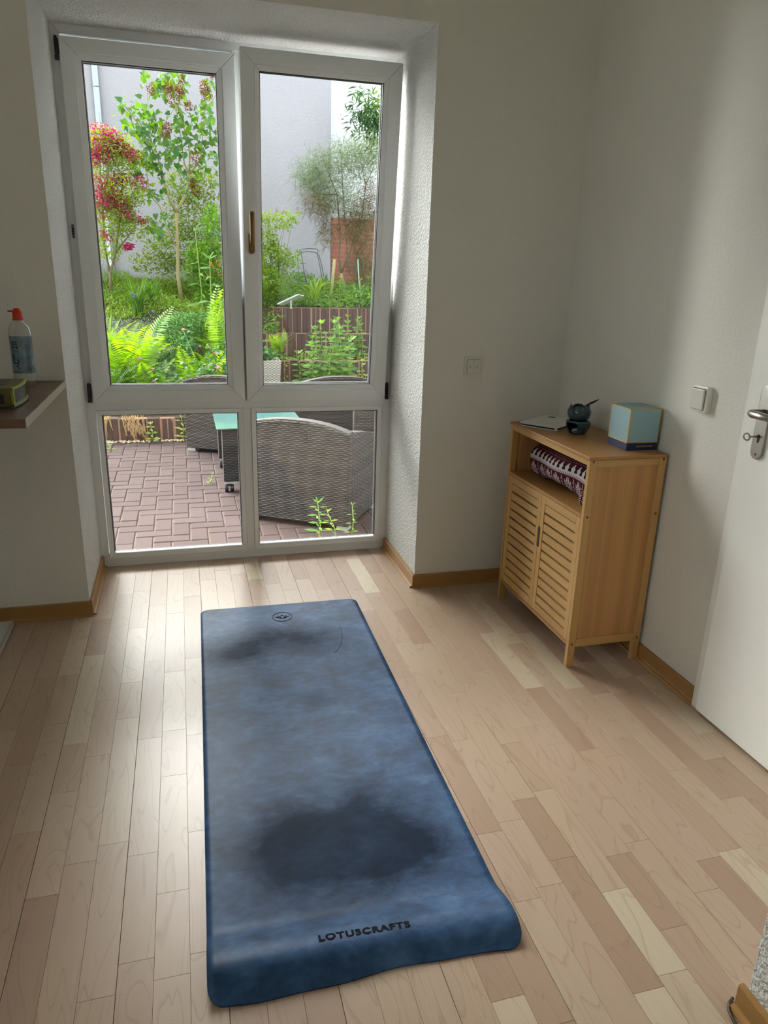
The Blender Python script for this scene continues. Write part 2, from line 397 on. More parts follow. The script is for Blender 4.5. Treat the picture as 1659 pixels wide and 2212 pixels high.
# hinges on the frame
def hinge(x, z0, z1, name='hinge'):
    mb = MB(); mb.tube([(x, -.012, z0+.01), (x, -.012, z1)], .0055, 10); mb.box(x-.008, x+.008, -.008, .0, z0+.02, z1-.006); mb.box(x-.009, x+.007, -.017, -.004, z0, z0+.016)
    mb.build(name, M['darksteel'], win, bevel=.001)
hinge(.024, 2.122, 2.204); hinge(.0215, .792, .879); hinge(1.386, .786, .868)
mb = MB(); mb.box(.0145, .0235, -.007, .001, 1.476, 1.528); mb.build('lock_keep', M['darksteel'], win, bevel=.003)
mb = MB(); mb.tube([(.019, -.009, 1.484), (.019, -.006, 1.484)], .003, 8); mb.tube([(.019, -.009, 1.520), (.019, -.006, 1.520)], .003, 8); mb.build('keep_screws', M['steel'], win)
# brass handle on the tilted sash (points up); coordinates local to the sash
hx = .033; hz = .70
mb = MB(); mb.prism([(hx+.013*math.cos(a)*1.0, hz+(.030 if math.sin(a) > 0 else -.030)+.013*math.sin(a)) for a in np.linspace(0, 2*PI, 20, endpoint=False)], 'y', -.031, -.020)
mb.build('handle_rosette', M['brass'], sr, bevel=.003, local=True)
mb = MB(); mb.tube([(hx, -.030, hz), (hx, -.050, hz), (hx, -.062, hz+.004), (hx, -.066, hz+.016), (hx, -.066, hz+.05), (hx, -.067, hz+.122), (hx, -.066, hz+.128)], [.010, .0095, .010, .0105, .010, .0105, .006], 14)
mb.build('handle_lever', M['brass'], sr, smooth=True, local=True)
# outside sill
struct(MB().box(XO0, XO1, .075, .105, -.13, -.012), 'trim_1', plain('sill_alu', srgb(150,152,150), .5, .2), bevel=.004)

w2 = empty('window_2', (XL-.1, -3.2, 0), kind='structure')
for (a0, a1) in ((LY0, -3.125), (-3.125, LY1)):
    f2 = MB(); f2.box(XL-.14, XL-.07, a0, a0+.07, LZ0, LZ1); f2.box(XL-.14, XL-.07, a1-.07, a1, LZ0, LZ1); f2.box(XL-.14, XL-.07, a0+.07, a1-.07, LZ0, LZ0+.07); f2.box(XL-.14, XL-.07, a0+.07, a1-.07, LZ1-.07, LZ1)
    f2.build('window_frame', M['pvc'], w2, bevel=.003)
    MB().box(XL-.105, XL-.10, a0+.06, a1-.06, LZ0+.06, LZ1-.06).build('pane', M['glass'], w2)

# ------------------------------------------------------------------ door in the right wall
d1 = empty('door_1', (XW, -2.1, 0), kind='structure')
df = MB(); df.box(XW-.016, XW+.02, -1.705, -1.652, 0, 2.10); df.box(XW-.016, XW+.02, -2.614, -1.652, 2.04, 2.10)
df.build('door_frame', M['door'], d1, bevel=.002)
df = MB(); df.box(XW-.030, XW-.012, -2.610, -1.690, .009, 2.05); df.build('door_leaf', M['door'], d1, bevel=.003)
XD = XW-.030
# long plate, local outline in (y,z)
yc, wd = -1.7485, .0225
out = [(yc+wd*math.cos(a), .908+wd*math.sin(a)) for a in np.linspace(PI, 2*PI, 13)] + [(yc+wd*math.cos(a), 1.075+wd*math.sin(a)) for a in np.linspace(0, PI, 13)]
mb = MB(); mb.prism(out, 'x', XD-.008, XD); pl = mb.build('handle_plate', M['steel'], d1, bevel=.002)
mb = MB(); mb.tube([(XD, yc, 1.022), (XD-.035, yc, 1.022), (XD-.052, yc-.004, 1.022), (XD-.060, yc-.018, 1.022), (XD-.060, yc-.05, 1.022), (XD-.060, yc-.125, 1.020)], [.0105, .0105, .011, .011, .0105, .009], 16)
mb.build('lever', M['steel'], d1, smooth=True)
mb = MB(); mb.prism([(yc+.0035*math.cos(a), .938+.0035*math.sin(a)) for a in np.linspace(PI, 2*PI, 7)]+[(yc+.006*math.cos(a), .953+.006*math.sin(a)) for a in np.linspace(-.5, PI+.5, 9)], 'x', XD-.0088, XD-.0078)
mb.build('keyhole', M['black'], d1)
mb = MB(); mb.tube([(XD-.008, yc, .953), (XD-.040, yc+.002, .953)], .0028, 8)
mb.tube([(XD-.038+.011*math.cos(a)-.009, yc+.002+.004*math.sin(a), .953+.009*math.sin(a)) for a in np.linspace(0, 2*PI, 14)], .0024, 6)
mb.build('key', M['steel'], d1, smooth=True)
mb = MB(); mb.tube([(XD-.0085, yc, .900), (XD-.0078, yc, .900)], .0035, 12); mb.build('plate_screw', M['darksteel'], d1)

# ------------------------------------------------------------------ switches
def rr(cx, cz, w_, h, r=.006, n=4):
    pts = []
    for (sx, sz, a0) in ((1, -1, -PI/2), (1, 1, 0), (-1, 1, PI/2), (-1, -1, PI)):
        for k in range(n+1):
            a = a0+PI/2*k/n; pts.append((cx+sx*(w_/2-r)+r*math.cos(a), cz+sz*(h/2-r)+r*math.sin(a)))
    return pts
s1 = empty('shutter_switch', (1.622, -DEP, 1.006), label='cream double rocker switch with tiny arrows on the wall right of the glazed door', cat='switch')
MB().prism(rr(1.622, 1.006, .081, .080), 'y', -DEP-.010, -DEP).build('cover_frame', M['switch'], s1, bevel=.002)
for sx in (-1, 1):
    q = MB().prism(rr(1.622+sx*.0148, 1.006, .0285, .060, .002), 'y', -DEP-.0150, -DEP-.0085).build('rocker', M['switch'], s1, bevel=.001)
    a = MB(); x = 1.622+sx*.0148; z = 1.006-.001
    tip = -sx  # left arrow points down, right one up
    z2 = z+(.004 if sx < 0 else -.004)
    a.tube([(x, -DEP-.0152, z-.005*sx*-1 if False else z+(-.006 if sx < 0 else .006)), (x-.0026, -DEP-.0152, z2), (x+.0026, -DEP-.0152, z2), (x, -DEP-.0152, z+(-.006 if sx < 0 else .006))], .0005, 5)
    a.build('arrow_mark', M['ink'], q)
MB().prism(rr(1.622, 1.006, .060, .062, .003), 'y', -DEP-.0104, -DEP-.0099).build('gap', M['ink'], s1)
s2 = empty('light_switch', (XW, -1.449, 1.012), label='raised cream single rocker light switch on the right wall beside the door', cat='switch')
MB().prism(rr(-1.449, 1.012, .080, .084, .010), 'x', XW-.020, XW).build('cover_frame', M['switch'], s2, bevel=.004)
MB().prism(rr(-1.446, 1.012, .062, .068, .004), 'x', XW-.0206, XW-.0196).build('gap', M['ink'], s2)
Mr = Matrix.Translation((XW-.022, -1.446, 1.012)) @ Matrix.Rotation(math.radians(-3), 4, 'Y')
mb = MB(); mb.box(-.005, .004, -.0295, .0295, -.0325, .0325, Mr); mb.build('rocker', M['switch'], s2, bevel=.002)

# ------------------------------------------------------------------ yoga mat
def mat_material():
    t = NT('rubber_mat_marbled'); g = t.geo()
    mp = t.N('ShaderNodeMapping'); t.L(g, mp.inputs[0]); mp.inputs['Scale'].default_value = (7, 8, 1)
    big = t.noise(mp.outputs[0], 1.0, 8, .68, .35)
    mp2 = t.N('ShaderNodeMapping'); t.L(g, mp2.inputs[0]); mp2.inputs['Scale'].default_value = (22, 40, 1)
    mid = t.noise(mp2.outputs[0], 1.0, 4, .6, .4)
    f = t.math('ADD', t.math('MULTIPLY', big, .7), t.math('MULTIPLY', mid, .3))
    c = t.ramp(f, [(0.30, srgb(20, 36, 60)), (.42, srgb(38, 64, 98)), (.53, srgb(54, 86, 126)), (.68, srgb(78, 112, 150))])
    # worn, darkened patches left by hands and feet
    sep = t.N('ShaderNodeSeparateXYZ'); t.L(g, sep.inputs[0])
    tot = None
    for (x, y, rx, ry, k) in [(.62, -1.99, .11, .17, .75), (.83, -1.98, .12, .19, .85), (.73, -2.02, .2, .1, .45), (.60, -.93, .12, .10, .6), (.86, -.93, .13, .13, .6), (.55, -1.02, .10, .08, .45), (.73, -.86, .12, .10, .35), (.80, -1.35, .05, .05, .3), (.92, -2.06, .12, .07, .45)]:
        dx = t.math('POWER', t.math('DIVIDE', t.math('SUBTRACT', sep.outputs[0], x), rx), 2); dy = t.math('POWER', t.math('DIVIDE', t.math('SUBTRACT', sep.outputs[1], y), ry), 2)
        e = t.math('MULTIPLY', t.math('EXPONENT', t.math('MULTIPLY', t.math('ADD', dx, dy), -1.0)), k)
        tot = e if tot is None else t.math('ADD', tot, e)
    tot = t.math('MINIMUM', t.math('MULTIPLY', tot, t.math('MULTIPLY_ADD', t.math('SUBTRACT', 1.0, f), 1.2, .45)), .76)
    c = t.mix(tot, c, srgb(16, 26, 42))
    t.col(c); t.b.inputs['Roughness'].default_value = .5; t.L(t.math('MULTIPLY', t.math('SUBTRACT', 1.0, tot), .26), t.b.inputs['Specular IOR Level'])
    t.bump(t.noise(g, 320, 2), .05, .002); return t.m
M['mat'] = mat_material(); M['emboss'] = plain('embossed_dark', srgb(10, 14, 20), .7, spec=.1)
MAW, MAL, MAA = .664, 1.86, -.0195
MO = Vector((.442, -.580, 0)); mu = Vector((math.cos(MAA), math.sin(MAA), 0)); mv = Vector((math.sin(MAA), -math.cos(MAA), 0))
def mat_prof(u, s):
    """s = length along the sheet -> (distance, height); the near end humps up and rolls down to the floor"""
    s0 = 1.60; h = .034 + .006*math.sin(u*5+.6)
    if s < s0: return s, .0042 + .0012*max(0, math.sin(s*3.1))*0
    q = (s-s0)/(MAL-s0)
    d = s0 + (1.786-s0)*(q**1.0) - .004*math.sin(q*PI)
    z = .0042 + h*(math.sin(min(1, q/.70)*PI/2)**2 if q < .70 else math.cos((q-.70)/.30*PI/2)**1.15 if q < 1 else 0)
    d += (.006*math.sin(u*7+.2)+.002*math.sin(u*19))*q**3
    return d, max(z, .0042)
def mat_pt(u, t, top=True):
    s = t*MAL; r = .035; e = min(s, MAL-s); ww = MAW/2
    if e < r: ww -= r-math.sqrt(max(0, r*r-(r-e)**2))
    d, z = mat_prof(u, s)
    p = MO + mu*(MAW/2+(u-.5)*2*ww) + mv*d; p.z = z if top else z-.0042
    return p
nu, nv = 40, 150
tt = sorted(set([0, .0006, .0022, .005, .009, .014, .019] + [1-a for a in [0, .0006, .0022, .005, .009, .014, .019]] + list(np.linspace(.02, .98, 120))))
mb = MB(); nt = len(tt)
vs = [mat_pt(i/nu, t, True) for t in tt for i in range(nu+1)]; nb = len(vs); vs += [mat_pt(i/nu, t, False) for t in tt for i in range(nu+1)]
fs = []
for j in range(nt-1):
    for i in range(nu):
        a = j*(nu+1)+i; fs.append((a, a+nu+1, a+nu+2, a+1)); fs.append((nb+a, nb+a+1, nb+a+nu+2, nb+a+nu+1))
bd = [(j*(nu+1), (j+1)*(nu+1)) for j in range(nt-1)] + [((nt-1)*(nu+1)+i, (nt-1)*(nu+1)+i+1) for i in range(nu)] + [((j+1)*(nu+1)+nu, j*(nu+1)+nu) for j in range(nt-1)][::-1] + [(i+1, i) for i in range(nu)][::-1]
for a, b in bd: fs.append((a, nb+a, nb+b, b))
mb.add(vs, fs)
mat_root = empty('yoga_mat', MO, label='blue marbled rubber exercise mat lying on the floor with a curled near end', cat='mat')
mb.build('mat_sheet', M['mat'], mat_root, smooth=True)
def text_mesh(name, body, size, mat, extrude=.0002, bold=0.0, sx=1.0, space=1.0):
    cu = bpy.data.curves.new(name, 'FONT'); cu.body = body; cu.size = size; cu.extrude = extrude; cu.offset = bold; cu.align_x = 'CENTER'; cu.align_y = 'CENTER'; cu.space_character = space; cu.resolution_u = 3
    o = bpy.data.objects.new(name, cu); COL.objects.link(o)
    dg = bpy.context.evaluated_depsgraph_get(); me = bpy.data.meshes.new_from_object(o.evaluated_get(dg)); bpy.data.objects.remove(o)
    me.materials.clear(); me.materials.append(mat)
    for v in me.vertices: v.co.x *= sx
    return me
# lettering conforms to the sheet
me = text_mesh('lettering', 'LOTUSCRAFTS', .0235, M['emboss'], .0001, .0011, 1.15, 1.16)
cen = (Vector((.7355, -2.296, 0))-MO); cu_, cv_ = cen.dot(mu), cen.dot(mv)
for v in me.vertices:
    x, y, z = v.co
    U = (cu_+x)/MAW; S = cv_ - y
    # invert distance -> sheet length approx
    best = min(np.linspace(1.4, 1.8, 160), key=lambda s: abs(mat_prof(U, s)[0]-S))
    p = mat_pt(min(max(U, 0), 1), best/MAL); v.co = (p.x-MO.x, p.y-MO.y, p.z+.0006+z)
lt = obj('lettering', me, mat_root)
# lotus emblem in a ring
lg = MB(); cx, cy = .768, -.710
R_ = .0405
def flat_tube(mb, pts, w_=.0008):
    mb.tube([(p[0], p[1], .0050) for p in pts], w_, 5)
lg.tube([(cx+R_*math.cos(a), cy+R_*math.sin(a), .0050) for a in np.linspace(0, 2*PI, 41)], .0010, 5, caps=False)
def petal(bx, tx, ty, wid, side):
    pts = []
    for q in np.linspace(0, 1, 9):
        x = bx+(tx-bx)*q + side*wid*math.sin(q*PI); y = cy-.014+(ty+.014)*q; pts.append((cx+x, y))
    return pts
for s_ in (-1, 1):
    flat_tube(lg, petal(0, 0, .016, .0085, s_)); flat_tube(lg, petal(.003*s_, .017*s_, .012, .005*1, s_)); flat_tube(lg, petal(.004*s_, .017*s_, .012, -.003, s_))
    flat_tube(lg, petal(.006*s_, .029*s_, .004, .001, s_)); flat_tube(lg, petal(.006*s_, .029*s_, .004, -.006, s_))
lg.tube([(cx, cy+.021, .0050), (cx+.0008, cy+.0215, .0050)], .0013, 6)
lg.build('lotus_emblem', M['emboss'], mat_root)
sc_ = MB(); sc_.tube([(.985-.10*(1-math.cos(q)), -.83-.26*math.sin(q)*.9, .0046) for q in np.linspace(0, 1.25, 14)], .0007, 5); sc_.build('crease_line', M['emboss'], mat_root)

# ------------------------------------------------------------------ bamboo cabinet
CX0, CX1, CY0, CY1, CH = 1.738, 2.038, -1.331, -.700, .800
cab = empty('bamboo_cabinet', ((CX0+CX1)/2, (CY0+CY1)/2, 0), label='honey bamboo cabinet with two slatted doors and open top shelf against right wall', cat='cabinet')
B = lambda *a: MB().box(*a)
B(CX0-.004, CX1, CY0-.002, CY1+.004, .788, .800).build('top_panel', M['bam_top'], cab, bevel=.002)
for (x, dx) in ((CX0, .028), (CX1-.028, .028)):
    for (y, dy) in ((CY0, .018), (CY1-.018, .018)):
        B(x, x+dx, y, y+dy, 0, .788).build('leg', M['bam_z'], cab, bevel=.0015)
for y in (CY0, CY1-.018):
    B(CX0+.0285, CX1-.0285, y+.001, y+.017, .762, .787).build('side_rail', M['bam_x'], cab, bevel=.001)
    B(CX0+.0285, CX1-.0285, y+.001, y+.017, .080, .112).build('side_rail', M['bam_x'], cab, bevel=.001)
    B(CX0+.027, CX1-.027, y+.006, y+.012, .110, .764).build('side_panel', M['bam_panel'], cab)
B(CX0, CX0+.018, CY0+.0185, CY1-.0185, .768, .7875).build('front_rail', M['bam_y'], cab, bevel=.001)
B(CX0, CX1-.012, CY0+.0185, CY1-.0185, .579, .592).build('shelf', M['bam_top'], cab, bevel=.001)
B(CX0, CX1-.012, CY0+.0185, CY1-.0185, .084, .097).build('bottom_panel', M['bam_top'], cab, bevel=.001)
B(CX1-.010, CX1-.006, CY0+.018, CY1-.018, .097, .787).build('back_panel', M['bam_panel'], cab)
def cab_door(y0, y1, z0, z1, hand):
    dr = MB().box(CX0+.001, CX0+.016, y0, y0+.028, z0, z1).build('door', M['bam_z'], cab, bevel=.0012)
    dm = MB()
    # door stile on the other side, with rounded finger cut on the meeting stile
    parts_ = MB().box(CX0+.001, CX0+.016, y1-.028, y1, z0, z1).build('stile', M['bam_z'], dr, bevel=.0012)
    MB().box(CX0+.001, CX0+.016, y0+.0283, y1-.0283, z1-.030, z1).build('rail', M['bam_y'], dr, bevel=.0012)
    MB().box(CX0+.001, CX0+.016, y0+.0283, y1-.0283, z0, z0+.032).build('rail', M['bam_y'], dr, bevel=.0012)
    n = 11; a, b = z0+.032, z1-.030; pitch = (b-a)/n
    base = None
    for i in range(n):
        zc = a+pitch*(i+.5)+.001
        if base is None:
            base = MB().box(-.0050, .0045, y0+.0285, y1-.0285, -.0146, .0146).build('slat', M['bam_y'], dr, local=True)
            sl_ = base
        else:
            sl_ = base.copy(); COL.objects.link(sl_)
        sl_.location = (CX0+.0085-cab.location.x, -cab.location.y, zc)
        sl_.location = Vector((CX0+.0085, 0, zc))-cab.location
        sl_.rotation_euler = (0, 0, 0)
    return dr
YM = -1.020
da = cab_door(YM+.001, CY1-.0200, .099, .577, 1); db = cab_door(CY0+.0200, YM-.001, .099, .577, -1)
# door handle: dark oval piece, coloured as the shade in a finger hole, spanning both meeting stiles
hp = [(YM-.003+.0085*math.cos(a), (.440 if math.sin(a) >= 0 else .372)+.0085*math.sin(a)) for a in np.linspace(0, 2*PI, 24, endpoint=False)]
MB().prism(hp, 'x', CX0-.0004, CX0+.003).build('finger_hole_shade', plain('hole_shade', srgb(64, 44, 26), .7), cab)
for (x, z) in ((CX0+.014, .783), (CX0+.014, .586), (CX0+.014, .093), (CX1-.013, .783), (CX1-.013, .584), (CX1-.013, .092)):
    sm = MB().tube([(x, CY0-.0012, z), (x, CY0+.001, z)], [.0042, .0046], 14); so_ = sm.build('screw', plain('bronze_screw', srgb(128, 92, 58), .35, .7), cab) if 'scr' not in M else sm.build('screw', M['scr'], cab)
    M.setdefault('scr', so_.data.materials[0])
    MB().tube([(x, CY0-.0014, z), (x, CY0-.0010, z)], .0017, 6).build('screw_socket', M['ink'], so_)

# ------------------------------------------------------------------ blanket in the open shelf (knitted picture, colour per stitch)
MR, WH, DK = srgb(72, 20, 32), srgb(186, 174, 174), srgb(34, 16, 22)
FL = ["......#.#......", ".....##.##.....", "..#..##.##..#..", "..##.##.##.##..", "..###.#.#.###..", ".....##.##.....", ".#####...#####.", "......#.#......",
      ".#####...#####.", ".....##.##.....", "..###.#.#.###..", "..##.##.##.##..", "..#..##.##..#..", ".....##.##.....", "......#.#......"]
def knit(cu_, cv_):
    """cu along the blanket, cv around it -> colour"""
    r = cv_ % 76
    if r < 3: return WH if (cu_+r) % 4 < 2 else MR
    if r < 5: return MR
    if r < 9: return WH if abs((cu_ % 8)-4) > (r-5) else MR
    if r < 11: return WH
    if r < 16: return DK if cu_ % 2 == 0 and r != 13 else WH
    if r < 18: return MR
    if r < 19: return WH
    if r < 36:
        q = r-20
        if 0 <= q < 15:
            x = cu_ % 20
            if x < 15: return WH if FL[q][x] == '#' else MR
            return WH if (x == 17 and q % 4 in (1, 2)) or (x in (16, 18) and q % 4 == 0) else MR
        return MR
    if r < 38: return WH if (cu_+r) % 3 else MR
    if r < 50:
        q = r-38; x = cu_ % 10
        if q < 2: return WH
        if q < 6: return DK if 2 < x < 8 and not (q == 5 and x in (3, 7)) else WH
        if q < 9: return WH if x in (0, 1, 9) or (q == 6 and x in (2, 8)) else DK if 3 < x < 7 else MR
        return WH if x in (0, 9) and q < 11 else MR
    return WH if (r % 3 == 0 and (cu_+(r//3) % 2*2) % 4 == 0) else MR
def knit_mat():
    t = NT('knit_jacquard'); a = t.N('ShaderNodeVertexColor', layer_name='Col'); t.col(a.outputs[0]); t.rough(.95, .1)
    t.bump(t.noise(t.geo(), 420, 2), .35, .002); return t.m
M['knit'] = knit_mat()
def knit_roll(name, parent, y0, y1, prof, nu, nv, c0=0, seed=0):
    """prof(u,a)->(x,z); u along y, a around 0..1"""
    mb = MB(); vs = []
    for j in range(nv+1):
        for i in range(nu+1):
            u = i/nu; x, z, dy = prof(u, j/nv); vs.append((x, y0+(y1-y0)*u+dy, z))
    fs = [(j*(nu+1)+i, (j+1)*(nu+1)+i, (j+1)*(nu+1)+i+1, j*(nu+1)+i+1) for j in range(nv) for i in range(nu)]
    mb.add(vs, fs); o = mb.build(name, M['knit'], parent, smooth=True)
    ca = o.data.color_attributes.new('Col', 'FLOAT_COLOR', 'CORNER')
    cols = []
    for j in range(nv):
        for i in range(nu): cols += list(knit(i+c0, j+6))*4
    ca.data.foreach_set('color', cols); return o
bl = empty('knitted_blanket', (1.88, -1.06, .592), label='folded burgundy and white nordic pattern blanket on the open shelf', cat='blanket')
def prof1(u, a):
    # superellipse roll that narrows at the far end, pinched towards the near end
    e = min(1, (1-u)/.10); e2 = min(1, u/.05); k = math.sqrt(max(0, 1-(1-e)**2))*.97+.03; k2 = math.sqrt(max(0, 1-(1-e2)**2))*.97+.03; k = min(k, k2)
    th = -PI*.62 - a*2*PI*.78
    hx, hz = .118*k, (.079+.004*math.sin(u*7+1))*k
    cx_ = 1.885 + .006*math.sin(u*9); cz_ = .592+.081+.003*math.sin(u*5)-.0*u
    c, s = math.cos(th), math.sin(th)
    f = 2.6; x = cx_+hx*math.copysign(abs(c)**(2/f), c)*(1+.03*math.sin(u*14+a*6)); z = cz_+hz*math.copysign(abs(s)**(2/f), s)
    if s < 0 and c < 0: z += .020*max(0, math.sin((u-.25)*PI/.6))*(-s) if .25 < u < .85 else 0
    return x, max(z, .5935), .004*math.sin(a*20+u*3)
knit_roll('blanket_roll', bl, -1.300, -.790, prof1, 150, 118)
def prof2(u, a):
    e = min(1, (1-u)/.35); k = math.sqrt(max(0, 1-(1-e)**2))*.9+.1
    th = a*2*PI; return 1.792+.024*k*math.cos(th)+.01*(1-u), .620+.026*k*math.sin(th), 0
knit_roll('folded_end', bl, -1.302, -1.215, prof2, 26, 44, 3)

# ------------------------------------------------------------------ things on the cabinet
ZT = .8002
tb = empty('tablet', (1.87, -.78, ZT), label='tablet in a pale grey folio cover lying at the far end of the cabinet top', cat='tablet')
A = Vector((1.733, -.778, 0)); e1 = Vector((.58, -.81, 0)).normalized(); e2_ = Vector((.81, .58, 0)).normalized(); LW, LL = .170, .232
def slab(z0, z1, inset=0, r=.012, x0=0, x1=None, y0=0, y1=None):
    x1 = LL if x1 is None else x1; y1 = LW if y1 is None else y1
    pts = rr((x0+x1)/2, (y0+y1)/2, x1-x0-2*inset, y1-y0-2*inset, r)
    P = [A+e2_*p[0]+e1*p[1] for p in pts]
    return MB().prism([(p.x, p.y) for p in P], 'z', z0, z1)
M['cover'] = plain('pale_cover', srgb(222, 222, 218), .45); M['teal'] = None
slab(ZT, ZT+.003, 0).build('back_cover', M['cover'], tb, bevel=.001)
slab(ZT+.003, ZT+.0095, .002).build('device_body', M['black'], tb, bevel=.0015)
slab(ZT+.0095, ZT+.0130, -.001).build('front_cover', M['cover'], tb, bevel=.0012)
slab(ZT+.013, ZT+.0134, 0, .005, x0=.190, x1=.212, y0=.028, y1=.060).build('camera_bump', M['black'], tb)
slab(ZT+.003, ZT+.0128, 0, .003, x0=-.0005, x1=.004, y0=.158, y1=.1695).build('corner_guard', M['cover'], tb)
pp = A+e1*.085+Vector((0, 0, ZT+.006)); mb = MB(); mb.tube([pp-e2_*.0002, pp+e2_*.001], .0035, 12); mb.build('port', M['darksteel'], tb)

def glaze():
    t = NT('teal_reactive_glaze'); v = t.geo(); n = t.noise(v, 45, 4, .6, .5)
    t.col(t.ramp(n, [(.3, srgb(20, 38, 48)), (.5, srgb(36, 66, 80)), (.7, srgb(66, 100, 112))])); t.rough(.12, .6); t.b.inputs['Coat Weight'].default_value = .5; return t.m
M['glaze'] = glaze()
BC = (1.893, -.962, ZT)
ob = empty('oil_burner', BC, label='glossy dark teal ceramic oil burner shaped like a tulip on the cabinet top', cat='oil burner')
def sk(a, z):  # arched opening towards the front-left
    c0 = math.radians(206); d = (a-c0+PI) % (2*PI)-PI
    c1_ = math.radians(318); d1_ = (a-c1_+PI) % (2*PI)-PI
    return (d/.62)**2+((z-.026)/.021)**2 < 1 or (d1_/.35)**2+((z-.030)/.013)**2 < 1
mb = MB(); mb.lathe([(.026, 0), (.030, .002), (.036, .012), (.042, .026), (.0445, .038), (.045, .046), (.044, .050), (.038, .052), (.026, .053)], BC, 48, skip=sk)
pf = []
bz = mb.build('burner_base', M['glaze'], ob, smooth=True, solid=.004)
mb = MB(); mb.lathe([(.0, .0015), (.026, .0015)], BC, 32); mb.build('burner_floor', M['glaze'], ob)
mb = MB(); mb.lathe([(.0001, .004), (.018, .004), (.0185, .018), (.017, .018), (.016, .015), (.0001, .014)], (BC[0]-.002, BC[1]-.004, BC[2]), 24); mb.build('tealight', plain('wax_cup', srgb(180, 180, 176), .4), ob, smooth=True)
mb = MB(); mb.lathe([(.0001, .053), (.022, .053), (.034, .060), (.0395, .074), (.040, .088), (.036, .102), (.034, .102), (.037, .088), (.036, .074), (.030, .062), (.0001, .058)], BC, 40)
mb.build('bowl', M['glaze'], ob, smooth=True)
for kk in range(4):
    a0 = math.radians(248+kk*90); off = .0018+.0014*(kk % 2)
    def pet(u, v, a0=a0, off=off):
        hgt = .054+.059*v; top = 1-abs(2*u-1)**2.4*.26
        z = .055+(.056+.004*(kk % 2))*v*top
        rad = np.interp(.054+(z-.054), [.053, .060, .074, .088, .100, .112], [.024, .0345, .0405, .0410, .0365, .0320])+off
        an = a0+(u-.5)*math.radians(118)*(1-.25*v*v); return (BC[0]+rad*math.cos(an), BC[1]+rad*math.sin(an), BC[2]+z)
    MB().grid(16, 14, pet).build('petal', M['glaze'], ob, smooth=True, solid=.0022)
lp = MB(); q0 = Vector((BC[0]-.020, BC[1]-.026, ZT+.020)); dd = Vector((-.80, -.55, .04)).normalized()
lt_ = empty('glass_pipette', q0, label='short whitish tube poking out of the teal oil burner opening', cat='tube')
lp.tube([q0, q0+dd*.005, q0+dd*.030, q0+dd*.032], [.0035, .0042, .0042, .003], 12); lp.build('tube_body', plain('milky_plastic', srgb(188, 188, 184), .3), lt_, smooth=True)
fe = empty('herb_stick', (BC[0]+.01, BC[1], ZT+.09), label='thin dark dried stalk resting in the tulip bowl', cat='dried stalk')
mb = MB(); P0, P1 = Vector((BC[0]+.004, BC[1]+.004, ZT+.098)), Vector((BC[0]+.068, BC[1]-.018, ZT+.134))
mb.tube([P0, P0.lerp(P1, .3), P0.lerp(P1, .6), P0.lerp(P1, .85), P1], [.0016, .0026, .0046, .0036, .0008], 8); mb.build('stalk', plain('dried_stalk', srgb(58, 50, 38), .7, bump=(160, .5, .003)), fe, smooth=True)
for k in range(9):
    q = k/9; p = P0.lerp(P1, .35+.6*q); mb = MB(); dr_ = (P1-P0).normalized()+Vector((random.uniform(-.4, .4), random.uniform(-.4, .4), random.uniform(-.4, .4))); mb.tube([p, p+dr_*.008], [.0018, .0004], 5); mb.build('bract', M['scr'] if k % 3 == 0 else fe.children[0].data.materials[0], fe)

bx = empty('gift_box', (1.978, -1.200, ZT), label='pale blue cube box with gold edges and navy base on the cabinet top', cat='box')
M['paleblue'] = plain('pale_blue_paper', srgb(150, 184, 192), .6, var=.02); M['gold'] = plain('gold_foil', srgb(204, 170, 96), .38, .35); M['navy'] = plain('navy_paper', srgb(22, 34, 82), .5)
bx0, bx1, by0, by1, bz0, bz1 = 1.9165, 2.0395, -1.262, -1.140, ZT+.027, ZT+.147
B(bx0+.0015, bx1-.0015, by0+.0015, by1-.0015, ZT, bz0).build('base_tray', M['navy'], bx, bevel=.0008)
B(bx0, bx1, by0, by1, bz0, bz1).build('lid', M['paleblue'], bx, bevel=.0008)
g_ = .0035; e_ = .0004
for (nm, rects) in (('gold_edging', 'x'), ('gold_edging', 'y'), ('gold_edging', 'z')):
    mb = MB()
    if rects == 'x':
        for (ya, yb, za, zb) in ((by0, by0+g_, bz0, bz1), (by1-g_, by1, bz0, bz1), (by0, by1, bz0, bz0+g_), (by0, by1, bz1-g_, bz1)): mb.box(bx0-e_, bx0+.0003, ya-e_, yb+(e_ if yb == by1 else 0), za, zb)
    if rects == 'y':
        for (xa, xb, za, zb) in ((bx0, bx0+g_, bz0, bz1), (bx1-g_, bx1, bz0, bz1), (bx0, bx1, bz0, bz0+g_), (bx0, bx1, bz1-g_, bz1)): mb.box(xa-e_*.5, xb, by0-e_*1.2, by0+.0003, za, zb)
    if rects == 'z':
        for (xa, xb, ya, yb) in ((bx0, bx1, by0, by0+.0018), (bx0, bx0+.0018, by0, by1), (bx1-.0018, bx1, by0, by1), (bx0, bx1, by1-.0018, by1)): mb.box(xa-e_, xb, ya-e_, yb, bz1-.0003, bz1+e_)
    mb.build(nm, M['gold'], bx)
me = text_mesh('gold_lettering', 'JONATHAN ADLER', .0076, M['gold'], .0001, .0002, 1.0, 1.05)
obj('gold_lettering', me, bx, Vector((1.990, by0+.0010, ZT+.0135))-bx.location, (PI/2, 0, 0))
mb = MB()
for (y, z, r) in ((-1.190, .125, .0016), (-1.196, .108, .0008), (-1.188, .103, .0007), (-1.200, .100, .0008), (-1.192, .060, .0008), (-1.186, .050, .0018), (-1.194, .048, .0018), (-1.190, .056, .0006)):
    mb.tube([(bx0-.0004, y, ZT+z), (bx0+.0002, y, ZT+z)], r, 8)
mb.build('gold_ornament', M['gold'], bx)['kind'] = 'stuff'

